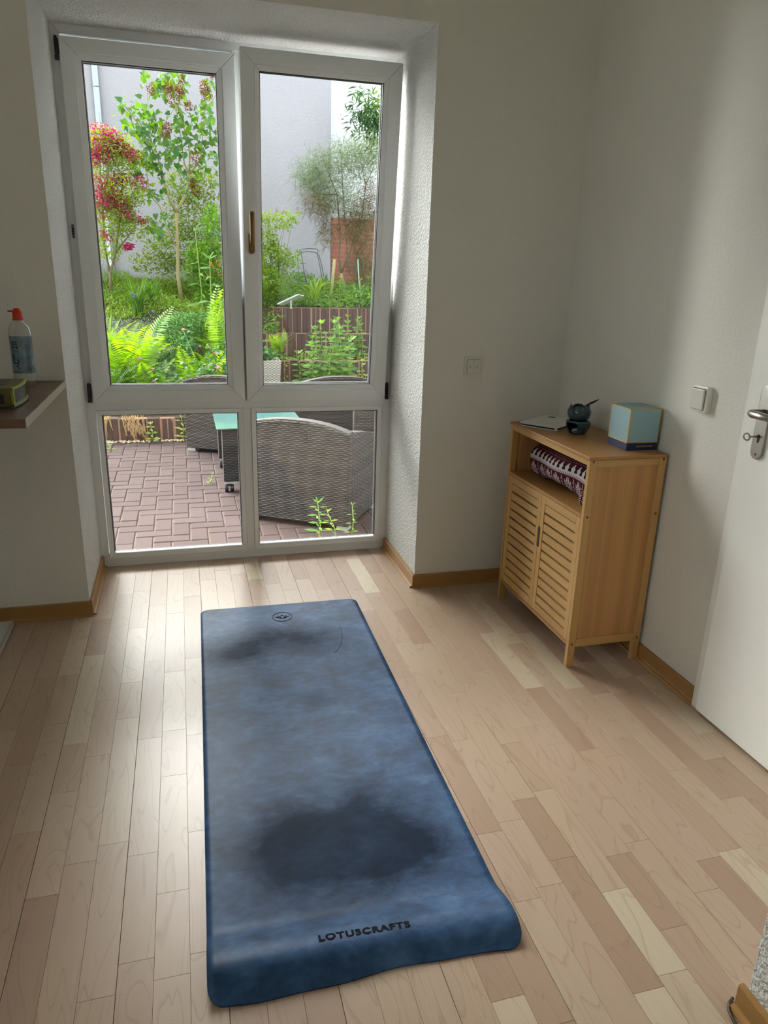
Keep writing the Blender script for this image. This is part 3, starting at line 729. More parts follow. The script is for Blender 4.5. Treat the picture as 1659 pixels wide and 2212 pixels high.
# ------------------------------------------------------------------ wall desk at left, radio, bottle
dk = empty('wall_desk', (-.65, -.9, .933), label='walnut laminate desktop with edge band coloured pale as lit fixed to the left of the glazed door', cat='desk')
B(XL, -.0015, -1.273, -DEP, .933, .959).build('desk_top', M['desk'], dk, bevel=.0006)
B(-.0015, .0005, -1.273, -DEP, .9332, .9588).build('edge_band', M['deskedge_lit'], dk, bevel=.0003)
B(XL+.0, XL+.30, -.56, -DEP, .86, .933).build('support_bracket', M['steel'], dk)
rd = empty('clock_radio', (-.15, -1.0, .959), label='lime rimmed clock radio with dark screen on the walnut desktop', cat='radio')
M['lime'] = plain('lime_plastic', srgb(150, 160, 60), .35); M['olive'] = plain('olive_plastic', srgb(92, 86, 40), .4); M['screen'] = plain('dark_screen', srgb(34, 38, 42), .25); M['greyfoot'] = plain('grey_foot', srgb(62, 64, 64), .4)
RX0, RY0, RY1, RZ0, RZ1 = -.058, -1.112, -.905, .966, 1.021
def bow(y): q = (y-(RY0+RY1)/2)/((RY1-RY0)/2); return .010*(1-q*q)
ys = list(np.linspace(RY0, RY1, 13))
poly = [(-.205, RY1), (-.205, RY0)] + [(RX0-.003+bow(y), y) for y in ys]
MB().prism(poly, 'z', RZ0, RZ1).build('radio_body', M['olive'], rd, bevel=.004)
mb = MB()
def strip3(mb, ya, yb, za, zb, t0, t1):
    yy = np.linspace(ya, yb, 9); n = len(yy); vs = []
    for tx in (t0, t1):
        for z in (za, zb): vs += [(RX0-.003+bow(y)+tx, y, z) for y in yy]
    fs = []
    for i in range(n-1):
        fs += [(i, i+1, n+i+1, n+i)[::-1], (2*n+i, 2*n+i+1, 3*n+i+1, 3*n+i), (i, 2*n+i, 2*n+i+1, i+1)[::-1], (n+i, n+i+1, 3*n+i+1, 3*n+i)[::-1]]
    fs += [(0, n, 3*n, 2*n)[::-1], (n-1, 2*n-1, 4*n-1, 3*n-1)]
    mb.add(vs, fs)
strip3(mb, RY0-.001, RY1+.001, RZ1-.006, RZ1+.001, -.002, .005); strip3(mb, RY0-.001, RY1+.001, RZ0-.001, RZ0+.007, -.002, .005); strip3(mb, RY0-.001, RY0+.009, RZ0, RZ1, -.002, .005); strip3(mb, RY1-.009, RY1+.001, RZ0, RZ1, -.002, .005)
mb.build('lime_rim', M['lime'], rd)
mb = MB(); strip3(mb, RY0+.008, RY1-.008, RZ0+.006, RZ1-.005, -.001, .0015); mb.build('radio_screen', M['screen'], rd)
MB().prism([(-.20, RY1-.01), (-.20, RY0+.004)]+[(RX0-.007+bow(y), y) for y in np.linspace(RY0+.002, RY1-.01, 9)], 'z', .9592, RZ0).build('radio_foot', M['greyfoot'], rd)
B(-.17, -.09, RY0+.06, RY1-.05, RZ1-.001, RZ1+.0015).build('speaker_grille', M['screen'], rd, bevel=.001)
B(-.098, -.082, RY0-.0012, RY0+.001, .975, 1.003).build('side_button', M['black'], rd, bevel=.003)
mb = MB(); mb.tube([(RX0+.003, RY0+.022, .9628), (RX0+.0005, RY0+.022, .9628)], .0014, 8); mb.build('sensor_dot', M['black'], rd)

M['bottle'] = None
def clear_plastic():
    t = NT('clear_pet'); t.n.remove(t.b); tr = t.N('ShaderNodeBsdfTransparent'); tr.inputs[0].default_value = (.93, .94, .92, 1)
    gs = t.N('ShaderNodeBsdfGlossy'); gs.inputs['Roughness'].default_value = .08; lw = t.N('ShaderNodeLayerWeight'); lw.inputs[0].default_value = .35
    df_ = t.N('ShaderNodeBsdfDiffuse'); df_.inputs[0].default_value = (.6, .62, .6, 1)
    a = t.N('ShaderNodeMixShader'); a.inputs[0].default_value = .12; t.L(tr.outputs[0], a.inputs[1]); t.L(df_.outputs[0], a.inputs[2])
    mx = t.N('ShaderNodeMixShader'); t.L(lw.outputs['Facing'], mx.inputs[0]); t.L(a.outputs[0], mx.inputs[1]); t.L(gs.outputs[0], mx.inputs[2]); t.L(mx.outputs[0], t.out.inputs['Surface']); return t.m
M['bottle'] = clear_plastic()
BX, BY, BZ = -.108, -.648, .9592
bo = empty('water_bottle', (BX, BY, BZ), label='clear plastic water bottle with orange red flip cap on the desktop', cat='bottle')
pr = [(.004, .006), (.014, .001), (.026, .0005), (.033, .006), (.0355, .020), (.0360, .060), (.0355, .120), (.0362, .170), (.0360, .186), (.032, .203), (.024, .215), (.016, .224), (.0145, .229), (.0145, .238)]
MB().lathe(pr, (BX, BY, BZ), 40).build('bottle_body', M['bottle'], bo, smooth=True)
cp = [(.0001, .264), (.009, .264), (.0105, .259), (.0125, .257), (.0155, .251), (.0160, .232), (.0170, .228), (.0170, .225), (.0150, .225)]
M['cap'] = plain('orange_red_cap', srgb(206, 52, 20), .4)
MB().lathe(cp, (BX, BY, BZ), 28).build('cap', M['cap'], bo, smooth=True, bevel=0)
mb = MB(); mb.box(BX-.029, BX-.012, BY-.005, BY+.005, BZ+.251, BZ+.257); mb.build('cap_lid_tab', M['cap'], bo, bevel=.002)
def lab(u, v): 
    a = math.radians(-150+u*150); r = .0368+.0*v; return (BX+r*math.cos(a), BY+r*math.sin(a), BZ+.048+.126*v)
t = NT('blue_label'); g = t.coord('Object'); n = t.noise(g, 28, 3); t.col(t.ramp(n, [(.35, srgb(76, 108, 124)), (.6, srgb(120, 150, 164))])); t.rough(.35); t.b.inputs['Alpha'].default_value = .88; M['label'] = t.m
lb = MB().grid(30, 4, lab).build('label', M['label'], bo, smooth=True)
def wrap_text(body, size, mat, ac, zc, vert, bold=.0003, sx=1):
    me = text_mesh('label_print', body, size, mat, 0, bold, sx)
    for v in me.vertices:
        x, y, z = v.co
        if vert: x, y = -y, x
        a = ac+x/.037; v.co = (.0373*math.cos(a), .0373*math.sin(a), zc+y)
    return obj('label_print', me, lb, (0, 0, 0))
M['navyink'] = plain('blue_ink', srgb(14, 34, 70), .5)
wrap_text('ACTIVE', .029, M['ink'], math.radians(-112), .103, True, .0013, .80); wrap_text('O2', .018, M['navyink'], math.radians(-116), .151, False, .0008)
wrap_text('ORANGE', .0095, M['ink'], math.radians(-112), .054, False, .0)
me = MB()
for k in range(26):
    z = .056+k*.0036; w_ = .5 if k % 5 else .36
    me.grid(6, 1, lambda u, v, z=z, w_=w_: (BX+.0373*math.cos(math.radians(-62)+u*w_), BY+.0373*math.sin(math.radians(-62)+u*w_), BZ+z+.0014*v))
me.build('small_print', M['navyink'], lb)

# ------------------------------------------------------------------ low white board on the floor at left and the cable at the stub
pb = empty('white_board', (-.6, -.85, 0), label='thin white panel lying on the floor under the desk at the left edge', cat='panel')
B(-1.1, -.284, -1.15, -.556, .001, .020).build('board', plain('white_lacquer', srgb(214, 216, 214), .35), pb, bevel=.002)
B(-.284, -.277, -1.15, -.556, .001, .0215).build('board_lip', plain('white_lip', srgb(190, 192, 190), .4), pb, bevel=.001)
cb = MB(); cb.tube([(1.425, -2.593, .0045), (1.410, -2.600, .0042), (1.399, -2.612, .004), (1.393, -2.632, .004), (1.392, -2.655, .004), (1.396, -2.70, .004), (1.398, -2.80, .004), (1.396, -3.1, .004)], .0032, 8)
tag(cb.build('cable', plain('brown_cable', srgb(70, 52, 34), .5), None, smooth=True), 'thin brown cable hugging the baseboard corner at the lower right', 'cable')

# ================================================================== OUTSIDE
GZ = -.12
def leaf_mat(name, ca, cb, trans=.45, rough=.45):
    t = NT(name); g = t.N('ShaderNodeNewGeometry'); oi = t.N('ShaderNodeObjectInfo')
    r = t.math('FRACT', t.math('ADD', g.outputs['Random Per Island'], oi.outputs['Random']))
    ca, cb = [tuple(x*.68 for x in q[:3])+(1,) for q in (ca, cb)]
    c = t.mix(r, ca, cb); t.n.remove(t.b)
    df_ = t.N('ShaderNodeBsdfDiffuse'); t.L(c, df_.inputs[0]); tl = t.N('ShaderNodeBsdfTranslucent')
    hs = t.N('ShaderNodeHueSaturation'); hs.inputs['Saturation'].default_value = 1.15; hs.inputs['Value'].default_value = 1.5; hs.inputs['Hue'].default_value = .485; t.L(c, hs.inputs['Color']); t.L(hs.outputs[0], tl.inputs[0])
    a = t.N('ShaderNodeMixShader'); a.inputs[0].default_value = trans; t.L(df_.outputs[0], a.inputs[1]); t.L(tl.outputs[0], a.inputs[2])
    gs = t.N('ShaderNodeBsdfGlossy'); gs.inputs['Roughness'].default_value = rough; b_ = t.N('ShaderNodeMixShader'); b_.inputs[0].default_value = .04
    t.L(a.outputs[0], b_.inputs[1]); t.L(gs.outputs[0], b_.inputs[2]); t.L(b_.outputs[0], t.out.inputs['Surface']); return t.m
LM = {}
LM['lilac'] = leaf_mat('lilac_leaf', srgb(60, 112, 58), srgb(124, 172, 60), .5)
LM['lime'] = leaf_mat('bright_leaf', srgb(120, 168, 48), srgb(178, 208, 78))
LM['yellow'] = leaf_mat('golden_leaf', srgb(132, 172, 52), srgb(182, 204, 76))
LM['fern'] = leaf_mat('fern_leaf', srgb(104, 160, 38), srgb(164, 200, 62), .5)
LM['ferndark'] = leaf_mat('dark_fern_leaf', srgb(56, 104, 34), srgb(104, 150, 54))  # deeper green for some fronds, low leaves and seed spikes
LM['grass'] = leaf_mat('grass_blade', srgb(72, 128, 48), srgb(136, 180, 72))
LM['grey'] = leaf_mat('silver_leaf', srgb(112, 140, 108), srgb(168, 184, 150), .25)
LM['juniper'] = leaf_mat('conifer_leaf', srgb(74, 138, 50), srgb(134, 190, 78), .35)
LM['herb'] = leaf_mat('herb_leaf', srgb(82, 142, 54), srgb(146, 190, 76))
LM['rose'] = leaf_mat('rose_leaf', srgb(52, 96, 60), srgb(104, 150, 86))
LM['broom'] = leaf_mat('broom_twig', srgb(120, 152, 92), srgb(172, 192, 132), .2)
LM['drybroom'] = leaf_mat('dry_twig', srgb(132, 118, 74), srgb(184, 168, 116), .15)
LM['pink'] = leaf_mat('weigela_petal', srgb(188, 30, 84), srgb(232, 90, 136), .35)
LM['red'] = leaf_mat('red_bud', srgb(122, 38, 42), srgb(170, 74, 58), .2)
LM['palepink'] = leaf_mat('rose_petal', srgb(222, 140, 148), srgb(240, 196, 192), .3)
LM['brownflower'] = leaf_mat('faded_lilac_flower', srgb(120, 70, 28), srgb(166, 104, 48), .1)
LM['violet'] = leaf_mat('violet_petal', srgb(120, 110, 190), srgb(160, 150, 214), .3)
LM['straw'] = leaf_mat('straw', srgb(150, 112, 66), srgb(196, 160, 104), .2)
LM['orange'] = leaf_mat('orange_leaf', srgb(196, 110, 30), srgb(212, 150, 50), .4)
M['bark'] = plain('bark', srgb(112, 100, 78), .85, bump=(60, .6, .01)); M['stem'] = plain('green_stem', srgb(120, 140, 66), .6); M['bark_y'] = plain('pale_bark', srgb(150, 138, 96), .8)
M['soil'] = plain('soil', srgb(72, 62, 40), .95, bump=(40, 1, .03), var=.3)

# ---- ground
struct(MB().box(-6, 8, YO, 9.5, -.9, GZ-.055), 'terrain_base', M['soil']).name = 'ground'
def paver_mat():
    t = NT('red_concrete_paver'); oi = t.N('ShaderNodeObjectInfo'); g = t.N('ShaderNodeNewGeometry')
    r = t.math('FRACT', t.math('ADD', g.outputs['Random Per Island'], oi.outputs['Random']))
    n = t.noise(g.outputs['Position'], 130, 4, .65); n2 = t.noise(g.outputs['Position'], 2.2, 3)
    c = t.ramp(r, [(0, srgb(58, 43, 42)), (.5, srgb(65, 48, 46)), (1, srgb(70, 56, 54))])
    c = t.mix(t.math('MULTIPLY', n, .35), c, srgb(50, 38, 36)); c = t.mix(t.math('MULTIPLY', n2, .4), c, srgb(76, 66, 64))
    t.col(c).rough(.85, .25); t.bump(n, .4, .004); return t.m
M['paver'] = paver_mat()
ter = struct(MB().box(-2.2, 3.2, YO+.02, 3.36, GZ-.05, GZ-.009), 'terrace', plain('joint_sand', srgb(96, 84, 74), .95, bump=(120, .8, .004)))
pav = []
P_ = .1035
for a in range(-22, 32):
    for b in range(0, 36):
        mm = (a+b) % 4
        x, y = a*P_, .12+b*P_
        if mm == 0: pav.append((x-P_, x+P_, y, y+P_))        # lying along the wall
        elif mm == 2: pav.append((x, x+P_, y-P_, y+P_))      # pointing away
def vis_pav(p):
    cx, cy = (p[0]+p[1])/2, (p[2]+p[3])/2
    if cy > 3.3: return False
    return -.30 < cx < .98+.25*cy and not (cx > .75 and cy > .95)
pav = [p for p in pav if p[3] < 3.34 and -2.1 < p[0] and p[1] < 3.1]
vp = sorted([p for p in pav if vis_pav(p)], key=lambda p: p[2])[:300]; vset = set(vp)
pm = {}
def paver_mesh(dx, dy):
    if (dx, dy) in pm: return pm[(dx, dy)]
    g = .0025; h = .006; mb = MB(); x, y = dx/2-g, dy/2-g
    mb.add([(-x,-y,-.04),(x,-y,-.04),(x,y,-.04),(-x,y,-.04),(-x,-y,-.005),(x,-y,-.005),(x,y,-.005),(-x,y,-.005),(-x+h,-y+h,0),(x-h,-y+h,0),(x-h,y-h,0),(-x+h,y-h,0)],
           [(8,9,10,11),(4,5,9,8),(5,6,10,9),(6,7,11,10),(7,4,8,11),(0,1,5,4),(1,2,6,5),(2,3,7,6),(3,0,4,7)])
    pm[(dx, dy)] = mb.mesh('paver', M['paver']); return pm[(dx, dy)]
for p in vp:
    obj('paver', paver_mesh(round(p[1]-p[0], 4), round(p[3]-p[2], 4)), ter, ((p[0]+p[1])/2, (p[2]+p[3])/2, GZ+random.uniform(-.003, .0005)), (random.uniform(-.008, .008), random.uniform(-.008, .008), 0))
mb = MB()
for p in pav:
    if p in vset: continue
    g = .0025; mb.box(p[0]+g, p[1]-g, p[2]+g, p[3]-g, GZ-.04, GZ-.001)
tag(mb.build('paver_field', M['paver'], ter), kind='stuff')

# ---- neighbour building
st = struct(MB().box(-5, 2.665, 8.0, 8.6, 1.17, 4.9), 'neighbour_wall', M['stucco'])
struct(MB().box(-5, 2.66, 8.02, 8.6, -.2, 1.2), 'neighbour_plinth', plain('plinth_concrete', srgb(120, 112, 100), .9, bump=(40, .6, .01)))
struct(MB().box(2.70, 7, 8.75, 9.1, .5, 5.2), 'neighbour_wall_white', M['stucco_sunlit'])
struct(MB().box(2.60, 2.72, 8.62, 8.76, .5, 4.9), 'trim_2', plain('expansion_strip', srgb(120, 136, 142), .5))
bw = struct(MB().box(2.735, 5.2, 8.31, 8.58, .6, 2.20), 'brick_wall', plain('mortar', srgb(206, 186, 168), .95, bump=(90, .7, .004)))
M['brick'] = plain('red_brick', srgb(172, 106, 84), .9, var=.22, bump=(70, .6, .006))
bms = {}
nb_ = 0
for r in range(18):
    z0 = .98+r*.0667+(.010); 
    if z0+.056 > 2.2: break
    head = r % 2 == 1; L_ = .122 if head else .240; x = 2.737-(.06 if head else 0)
    while x < 3.75:
        xa, xb = max(x, 2.736), min(x+L_-.010, 3.76)
        if xb-xa > .03:
            key = round(xb-xa, 3)
            if key not in bms: bms[key] = MB().box(-key/2, key/2, -.012, .01, 0, .056).mesh('brick', M['brick'])
            obj('brick', bms[key], bw, ((xa+xb)/2, 8.31+random.uniform(-.002, .002), z0)); nb_ += 1
        x += L_
# zinc downpipe
dp = empty('downpipe', (-.50, 7.93, 1.2), label='shiny zinc rainwater downpipe running down the pale rendered wall', cat='downpipe')
M['zinc'] = plain('zinc', srgb(176, 184, 190), .22, .9)
dp1 = MB().tube([(-.475, 7.93, z) for z in np.linspace(1.2, 4.9, 8)], .050, 24, False).build('pipe', M['zinc'], dp, smooth=True)
for z in (1.9, 3.62): MB().lathe([(.050, -.02), (.0535, -.018), (.0535, .018), (.050, .02)], (-.475, 7.93, z), 24).build('pipe_collar', M['zinc'], dp, smooth=True)

# ---- palisades
M['joint'] = plain('terracotta_joint', srgb(150, 112, 96), .95, bump=(120, .8, .005))
M['pal'] = plain('brown_concrete_palisade', srgb(84, 64, 57), .92, var=.25, bump=(150, 1.0, .006))
def pal_mesh(h, wd=.1160, dp_=.10):
    x = wd/2; c = .012
    poly = [(-x, c), (-x+c, 0), (-.006, 0), (0, .006), (.006, 0), (x-c, 0), (x, c), (x, dp_), (-x, dp_)]
    return MB().prism(poly, 'z', 0, h).mesh('palisade', M['pal'])
def pal_row(name, label, xs0, xs1, y, z0, top, pitch=.120, group='garden edging rows'):
    root = empty(name, ((xs0+xs1)/2, y, z0), label=label, cat='edging', group=group)
    me = pal_mesh(top-z0); x = xs0+pitch/2
    MB().box(xs0, xs1, y+.006, y+.09, z0, top-.006).build('joint_filling', M['joint'], root)
    while x < xs1:
        obj('palisade', me, root, Vector((x+random.uniform(-.002, .002), y+random.uniform(-.004, .004), z0-random.uniform(0, .012)))-root.location, (random.uniform(-.01, .01), 0, random.uniform(-.02, .02))); x += pitch
    return root
pal_row('palisade_edging', 'low row of brown concrete palisades edging the terrace in front of the ferns', -1.6, .66, 3.36, GZ-.05, .082)
pal_row('palisade_edging', 'lowest of three brown palisade steps behind the herb clump', 1.15, 3.4, 5.15, GZ-.05, .385)
pal_row('palisade_edging', 'middle of three brown palisade steps behind the herb clump', 1.30, 3.5, 5.60, .30, .668)
pal_row('palisade_edging', 'topmost of three brown palisade steps below the brick wall', 1.55, 3.6, 6.00, .60, .955)
def hgt(x, y):
    if y < 3.44: return GZ-.08
    s = .06+(y-3.44)*.255
    if x > 1.12:
        s = -.09 if y < 5.2 else .34 if y < 5.62 else .62 if y < 6.05 else .93+(y-6.05)*.13
        return s
    return min(s, 1.22) if y < 8 else 1.22
tm = MB()
def tfn(u, v):
    x = -4.5+u*10; y = 3.36+v*5.2; return (x, y, hgt(x, y)+.02*math.sin(x*7+y*5)*.5)
tm.grid(120, 104, tfn)
o = tm.build('planting_bed', M['soil'], smooth=True); o['kind'] = 'structure'; o.name = 'garden_bed'

# ---- leaf templates
def T_leaf(L=1, W=.5, fold=.15, tipdroop=.15, n=3):
    ys_ = np.linspace(0, 1, n+2); V = []; 
    for y in ys_:
        w_ = W/2*math.sin(PI*y**.8)**.9 if 0 < y < 1 else 0
        z = -tipdroop*y*y
        V += [(-w_, y*L, z+fold*w_), (0, y*L, z), (w_, y*L, z+fold*w_)]
    F = []
    for i in range(n+1):
        a = i*3; F += [(a, a+1, a+4), (a, a+4, a+3), (a+1, a+2, a+5), (a+1, a+5, a+4)]
    return np.array(V), np.array(F)
def T_heart(L=1):
    V = [(0, 0, 0), (.30, -.08, .06), (.42, .18, .08), (.33, .5, .05), (0, 1, -.18), (-.33, .5, .05), (-.42, .18, .08), (-.30, -.08, .06), (0, .28, 0), (0, .6, -.04)]
    F = [(0, 1, 8), (1, 2, 8), (2, 3, 9), (2, 9, 8), (3, 4, 9), (4, 5, 9), (5, 6, 9), (6, 8, 9), (6, 7, 8), (7, 0, 8)]
    return np.array(V), np.array(F)
TL3 = T_leaf(n=1); TLN = T_leaf(W=.22, n=1); TLW = T_leaf(W=.75, n=2); TH = T_heart()
TST = (np.array([(-.5, 0, 0), (.5, 0, 0), (0, 1, 0), (0, 0, .6)]), np.array([(0, 1, 2), (1, 3, 2), (3, 0, 2)]))   # thin 3-sided spike
def rdir(n, up=0.0, hor=1.0, drop=0.0):
    v = rng.normal(size=(n, 3)); v[:, 2] = v[:, 2]*.6+up-drop; v[:, :2] *= hor; return v/np.linalg.norm(v, axis=1, keepdims=True)
def inell(n, c, r, shell=.0):
    v = rng.normal(size=(n, 3)); v /= np.linalg.norm(v, axis=1, keepdims=True); rad = rng.uniform(shell, 1, (n, 1))**(1/2.2)
    return np.array(c)+v*rad*np.array(r)
def add_scatter(name, T, P, D, S, mat, parent, kind='stuff', U=None):
    if U is None: U = np.tile([[0.05, .1, 1.]], (len(P), 1))+rng.normal(size=(len(P), 3))*.3
    V, F = scatter(T[0], T[1], P, D, U, S)
    pl = np.array(parent.location) if parent is not None else np.zeros(3)
    o = obj(name, tri_mesh(name, V, F, mat, off=pl), parent)
    if kind: o['kind'] = kind
    return o
def stems(name, paths, mat, parent, n=5):
    mb = MB()
    for p, r in paths: mb.tube(p, r, n)
    o = mb.build(name, mat, parent, smooth=True); 
    if len(paths) > 1: o['kind'] = 'stuff'
    return o

# ---- lilac
def branch_pts(spec): return [at(px, py, Y) for px, py, Y in spec]
def C6(x, y): return 180+x/4.707, 130+y/4.707
def path6(pts, ys_, r0, r1):
    k = len(pts); return ([at(*C6(*p), Y) for p, Y in zip(pts, np.linspace(ys_[0], ys_[1], k))], list(np.linspace(r0, r1, k)))
YL = 6.5
lil = empty('lilac_tree', at(391, 640, YL), label='young lilac tree with heart shaped leaves and faded brown flower heads', cat='tree')
br = [([at(392, 648, YL), at(385, 600, YL), at(384, 540, YL), at(381, 459, YL)], [.027, .022, .019, .017]),
      path6([(945, 1550), (880, 1420), (840, 1300), (800, 1130), (760, 1000), (690, 890), (600, 780), (540, 620), (460, 510), (390, 430)], (YL, YL-.5), .016, .004),
      path6([(945, 1550), (990, 1460), (1040, 1370), (1065, 1260), (1080, 1160)], (YL, YL), .018, .014),
      path6([(1080, 1160), (1030, 1060), (1010, 960), (1000, 830), (965, 640), (945, 480), (900, 330), (830, 150)], (YL, YL+.2), .011, .003),
      path6([(1080, 1160), (1080, 1000), (1078, 870), (1030, 740), (1020, 600), (960, 500), (1000, 300)], (YL, YL-.2), .010, .003),
      path6([(1080, 1160), (1150, 1070), (1190, 1000), (1205, 910), (1212, 700), (1240, 500), (1310, 410), (1360, 330)], (YL, YL-.1), .010, .003),
      path6([(1205, 910), (1290, 820), (1370, 745)], (YL, YL), .005, .003),
      path6([(1100, 1150), (1200, 1090), (1350, 1078)], (YL, YL), .004, .002),
      path6([(935, 1880), (850, 1700), (780, 1490), (700, 1400), (670, 1360), (650, 1200), (640, 1050), (670, 700), (650, 300), (630, 90)], (YL, YL+.2), .009, .002),
      path6([(800, 1140), (720, 1080), (680, 1000), (600, 860)], (YL-.1, YL-.3), .006, .003),
      path6([(990, 1140), (900, 1000), (800, 860), (740, 700), (700, 560)], (YL, YL-.2), .005, .002),
      path6([(900, 330), (760, 260), (680, 180)], (YL, YL-.1), .004, .002),
      path6([(1130, 2130), (1280, 1850), (1310, 1700), (1350, 1500), (1380, 1400)], (YL-.3, YL-.4), .006, .003)]
for p, r in br:
    mb = MB(); mb.tube(p, r, 7); mb.build('branch' if r[0] < .03 else 'trunk', M['bark_y'] if r[0] < .03 else M['bark_y'], lil, smooth=True)
LP = []; 
dens = [0, 8, 0, 7, 6, 5, 4, 3, 5, 5, 7, 4, 4]
def samp(path, n, lo=.25):
    out = []
    for _ in range(n):
        t = random.uniform(lo, .999)*(len(path)-1); i = int(t); out.append(path[i].lerp(path[i+1], t-i))
    return out
for (p, r), dn in zip(br, dens):
    for q in samp(p, dn*9, .3 if r[0] > .008 else .1): LP.append(q+Vector(rng.normal(size=3)*np.array([.065, .07, .06])))
for (cx_, cy_, rx_, ry_, n_) in [(640, 600, 180, 180, 60), (600, 720, 170, 110, 40), (900, 250, 200, 160, 60), (1230, 620, 110, 160, 36), (1290, 250, 60, 130, 18), (880, 930, 80, 60, 12), (560, 1050, 90, 130, 30), (760, 1350, 70, 70, 14), (1100, 1280, 90, 120, 22), (780, 1640, 130, 100, 26), (1330, 970, 60, 60, 10), (720, 1760, 90, 110, 18), (1300, 1620, 80, 160, 24)]:
    for _ in range(n_):
        a, q = random.uniform(0, 2*PI), math.sqrt(random.random()); LP.append(at(*C6(cx_+rx_*q*math.cos(a), cy_+ry_*q*math.sin(a)), YL+random.uniform(-.45, .25)))
random.shuffle(LP)
lm = tri_mesh('leaf', TH[0]*.080, TH[1], LM['lilac'])
P = np.array(LP); n = len(P)
D = rdir(n, 0, 1, .75); U = rng.normal(size=(n, 3))*.5+np.array([0, -.6, .8])
Sz = rng.uniform(.65, 1.1, n)
s_, d_, n_ = frames(D, U)
for i in range(min(300, n)):
    Mx = Matrix(((s_[i][0], d_[i][0], n_[i][0], 0), (s_[i][1], d_[i][1], n_[i][1], 0), (s_[i][2], d_[i][2], n_[i][2], 0), (0, 0, 0, 1)))
    o = obj('leaf', lm, lil, P[i]-np.array(lil.location), Mx.to_euler(), (Sz[i],)*3)
if n > 300: add_scatter('leaf_mass', (TH[0]*.080, TH[1]), P[300:], D[300:], Sz[300:], LM['lilac'], lil, U=U[300:])
for (cx_, cy_, k) in [(930, 370, 1.5), (860, 275, .8), (980, 320, 1.0), (1225, 280, .9), (1255, 350, 1.1), (1068, 475, .8), (835, 730, 1.0), (860, 690, .8), (1140, 1000, 1.0), (1140, 1325, .9), (1112, 1250, .6), (690, 305, .7), (1000, 200, .5), (1310, 150, .6)]:
    c = at(*C6(cx_, cy_), YL-.52); P2 = inell(int(230*k), c, (.055*k+.01, .05*k, .075*k+.01), .2)
    add_scatter('flower_head', TL3, P2, rdir(len(P2), .6), np.full(len(P2), .022), LM['brownflower'], lil, kind=None)

# ---- generic shrubs
def shrub(name, label, cat, base, blobs, n, T, size, mat, stem_mat=None, up=.3, drop=0., nst=7, extra=None, group=None, seed=None, part='foliage', hor=1.0, sr_=.006):
    root = empty(name, base, label=label, cat=cat, group=group)
    tot = sum(b[1][0]*b[1][1]*b[1][2] for b in blobs)**1.0
    P = np.vstack([inell(max(8, int(n*b[1][0]*b[1][1]*b[1][2]/tot)), b[0], b[1], .15) for b in blobs])
    D = rdir(len(P), up, hor, drop)
    add_scatter(part, T, P, D, rng.uniform(.6, 1.15, len(P))*size, mat, root)
    if stem_mat:
        ps = []
        for k in range(nst):
            b = random.choice(blobs); tgt = Vector(b[0])+Vector(rng.normal(size=3)*np.array(b[1])*.45); b0 = Vector(base)+Vector((random.uniform(-.05, .05), random.uniform(-.05, .05), 0))
            mid = b0.lerp(tgt, .5)+Vector((random.uniform(-.06, .06), random.uniform(-.06, .06), .06)); ps.append(([b0, mid, tgt], [sr_, sr_*.7, sr_*.3]))
        stems('stems', ps, stem_mat, root)
    return root, P
def blob(px, py, Y, rx, ry, rz): return (at(px, py, Y), (rx, ry, rz))

# weigela with pink blossom
YW = 6.1
wb_ = [blob(235, 320, YW, .26, .25, .20), blob(270, 345, YW, .22, .22, .15), blob(215, 400, YW, .16, .2, .30), blob(270, 410, YW-.1, .24, .25, .18), blob(245, 470, YW, .26, .25, .2), blob(290, 490, YW, .20, .2, .14), blob(235, 530, YW, .18, .2, .16), blob(215, 300, YW, .18, .2, .14), blob(255, 440, YW, .2, .2, .2)]
we, _ = shrub('weigela_shrub', 'weigela shrub covered in crimson pink blossom in front of the downpipe', 'shrub', at(245, 625, YW), [(c_, tuple(q*1.12 for q in r_)) for c_, r_ in wb_], 7500, TL3, .044, LM['yellow'], None, up=.1, drop=.1)
wst = [([at(240, 628, YW), at(238, 590, YW), at(250, 545, YW), at(285, 500, YW)], [.02, .017, .012, .006]), ([at(238, 590, YW), at(225, 530, YW), at(222, 440, YW), at(215, 340, YW)], [.013, .01, .008, .004]), ([at(250, 545, YW), at(262, 450, YW), at(265, 380, YW), at(242, 342, YW), at(235, 300, YW)], [.011, .01, .008, .006, .003]), ([at(242, 342, YW), at(270, 320, YW), at(290, 330, YW)], [.005, .004, .003]), ([at(262, 450, YW), at(300, 400, YW)], [.006, .003])]
stems('stems', wst, M['bark'], we)
for (px, py, n_, rr_) in [(215, 290, 90, .15), (240, 300, 80, .13), (205, 320, 90, .13), (262, 322, 80, .13), (283, 335, 60, .10), (225, 335, 70, .12), (205, 345, 50, .1), (240, 385, 40, .10), (215, 395, 50, .12), (262, 390, 55, .1), (300, 395, 60, .12), (238, 420, 90, .14), (225, 440, 50, .12), (268, 435, 50, .10), (262, 455, 45, .1), (285, 465, 30, .1), (215, 470, 30, .1), (310, 480, 24, .07), (278, 533, 70, .055), (222, 505, 16, .06), (235, 515, 14, .05), (245, 440, 60, .12), (205, 420, 40, .1)]:
    c = at(px, py, YW-.12); P2 = inell(int(n_*3.0), c, (rr_*1.15, .14, rr_*.8), .1)
    add_scatter('blossom', TLW, P2, rdir(len(P2), .2), rng.uniform(.018, .034, len(P2)), LM['pink'] if random.random() < .85 else LM['red'], we, kind=None)

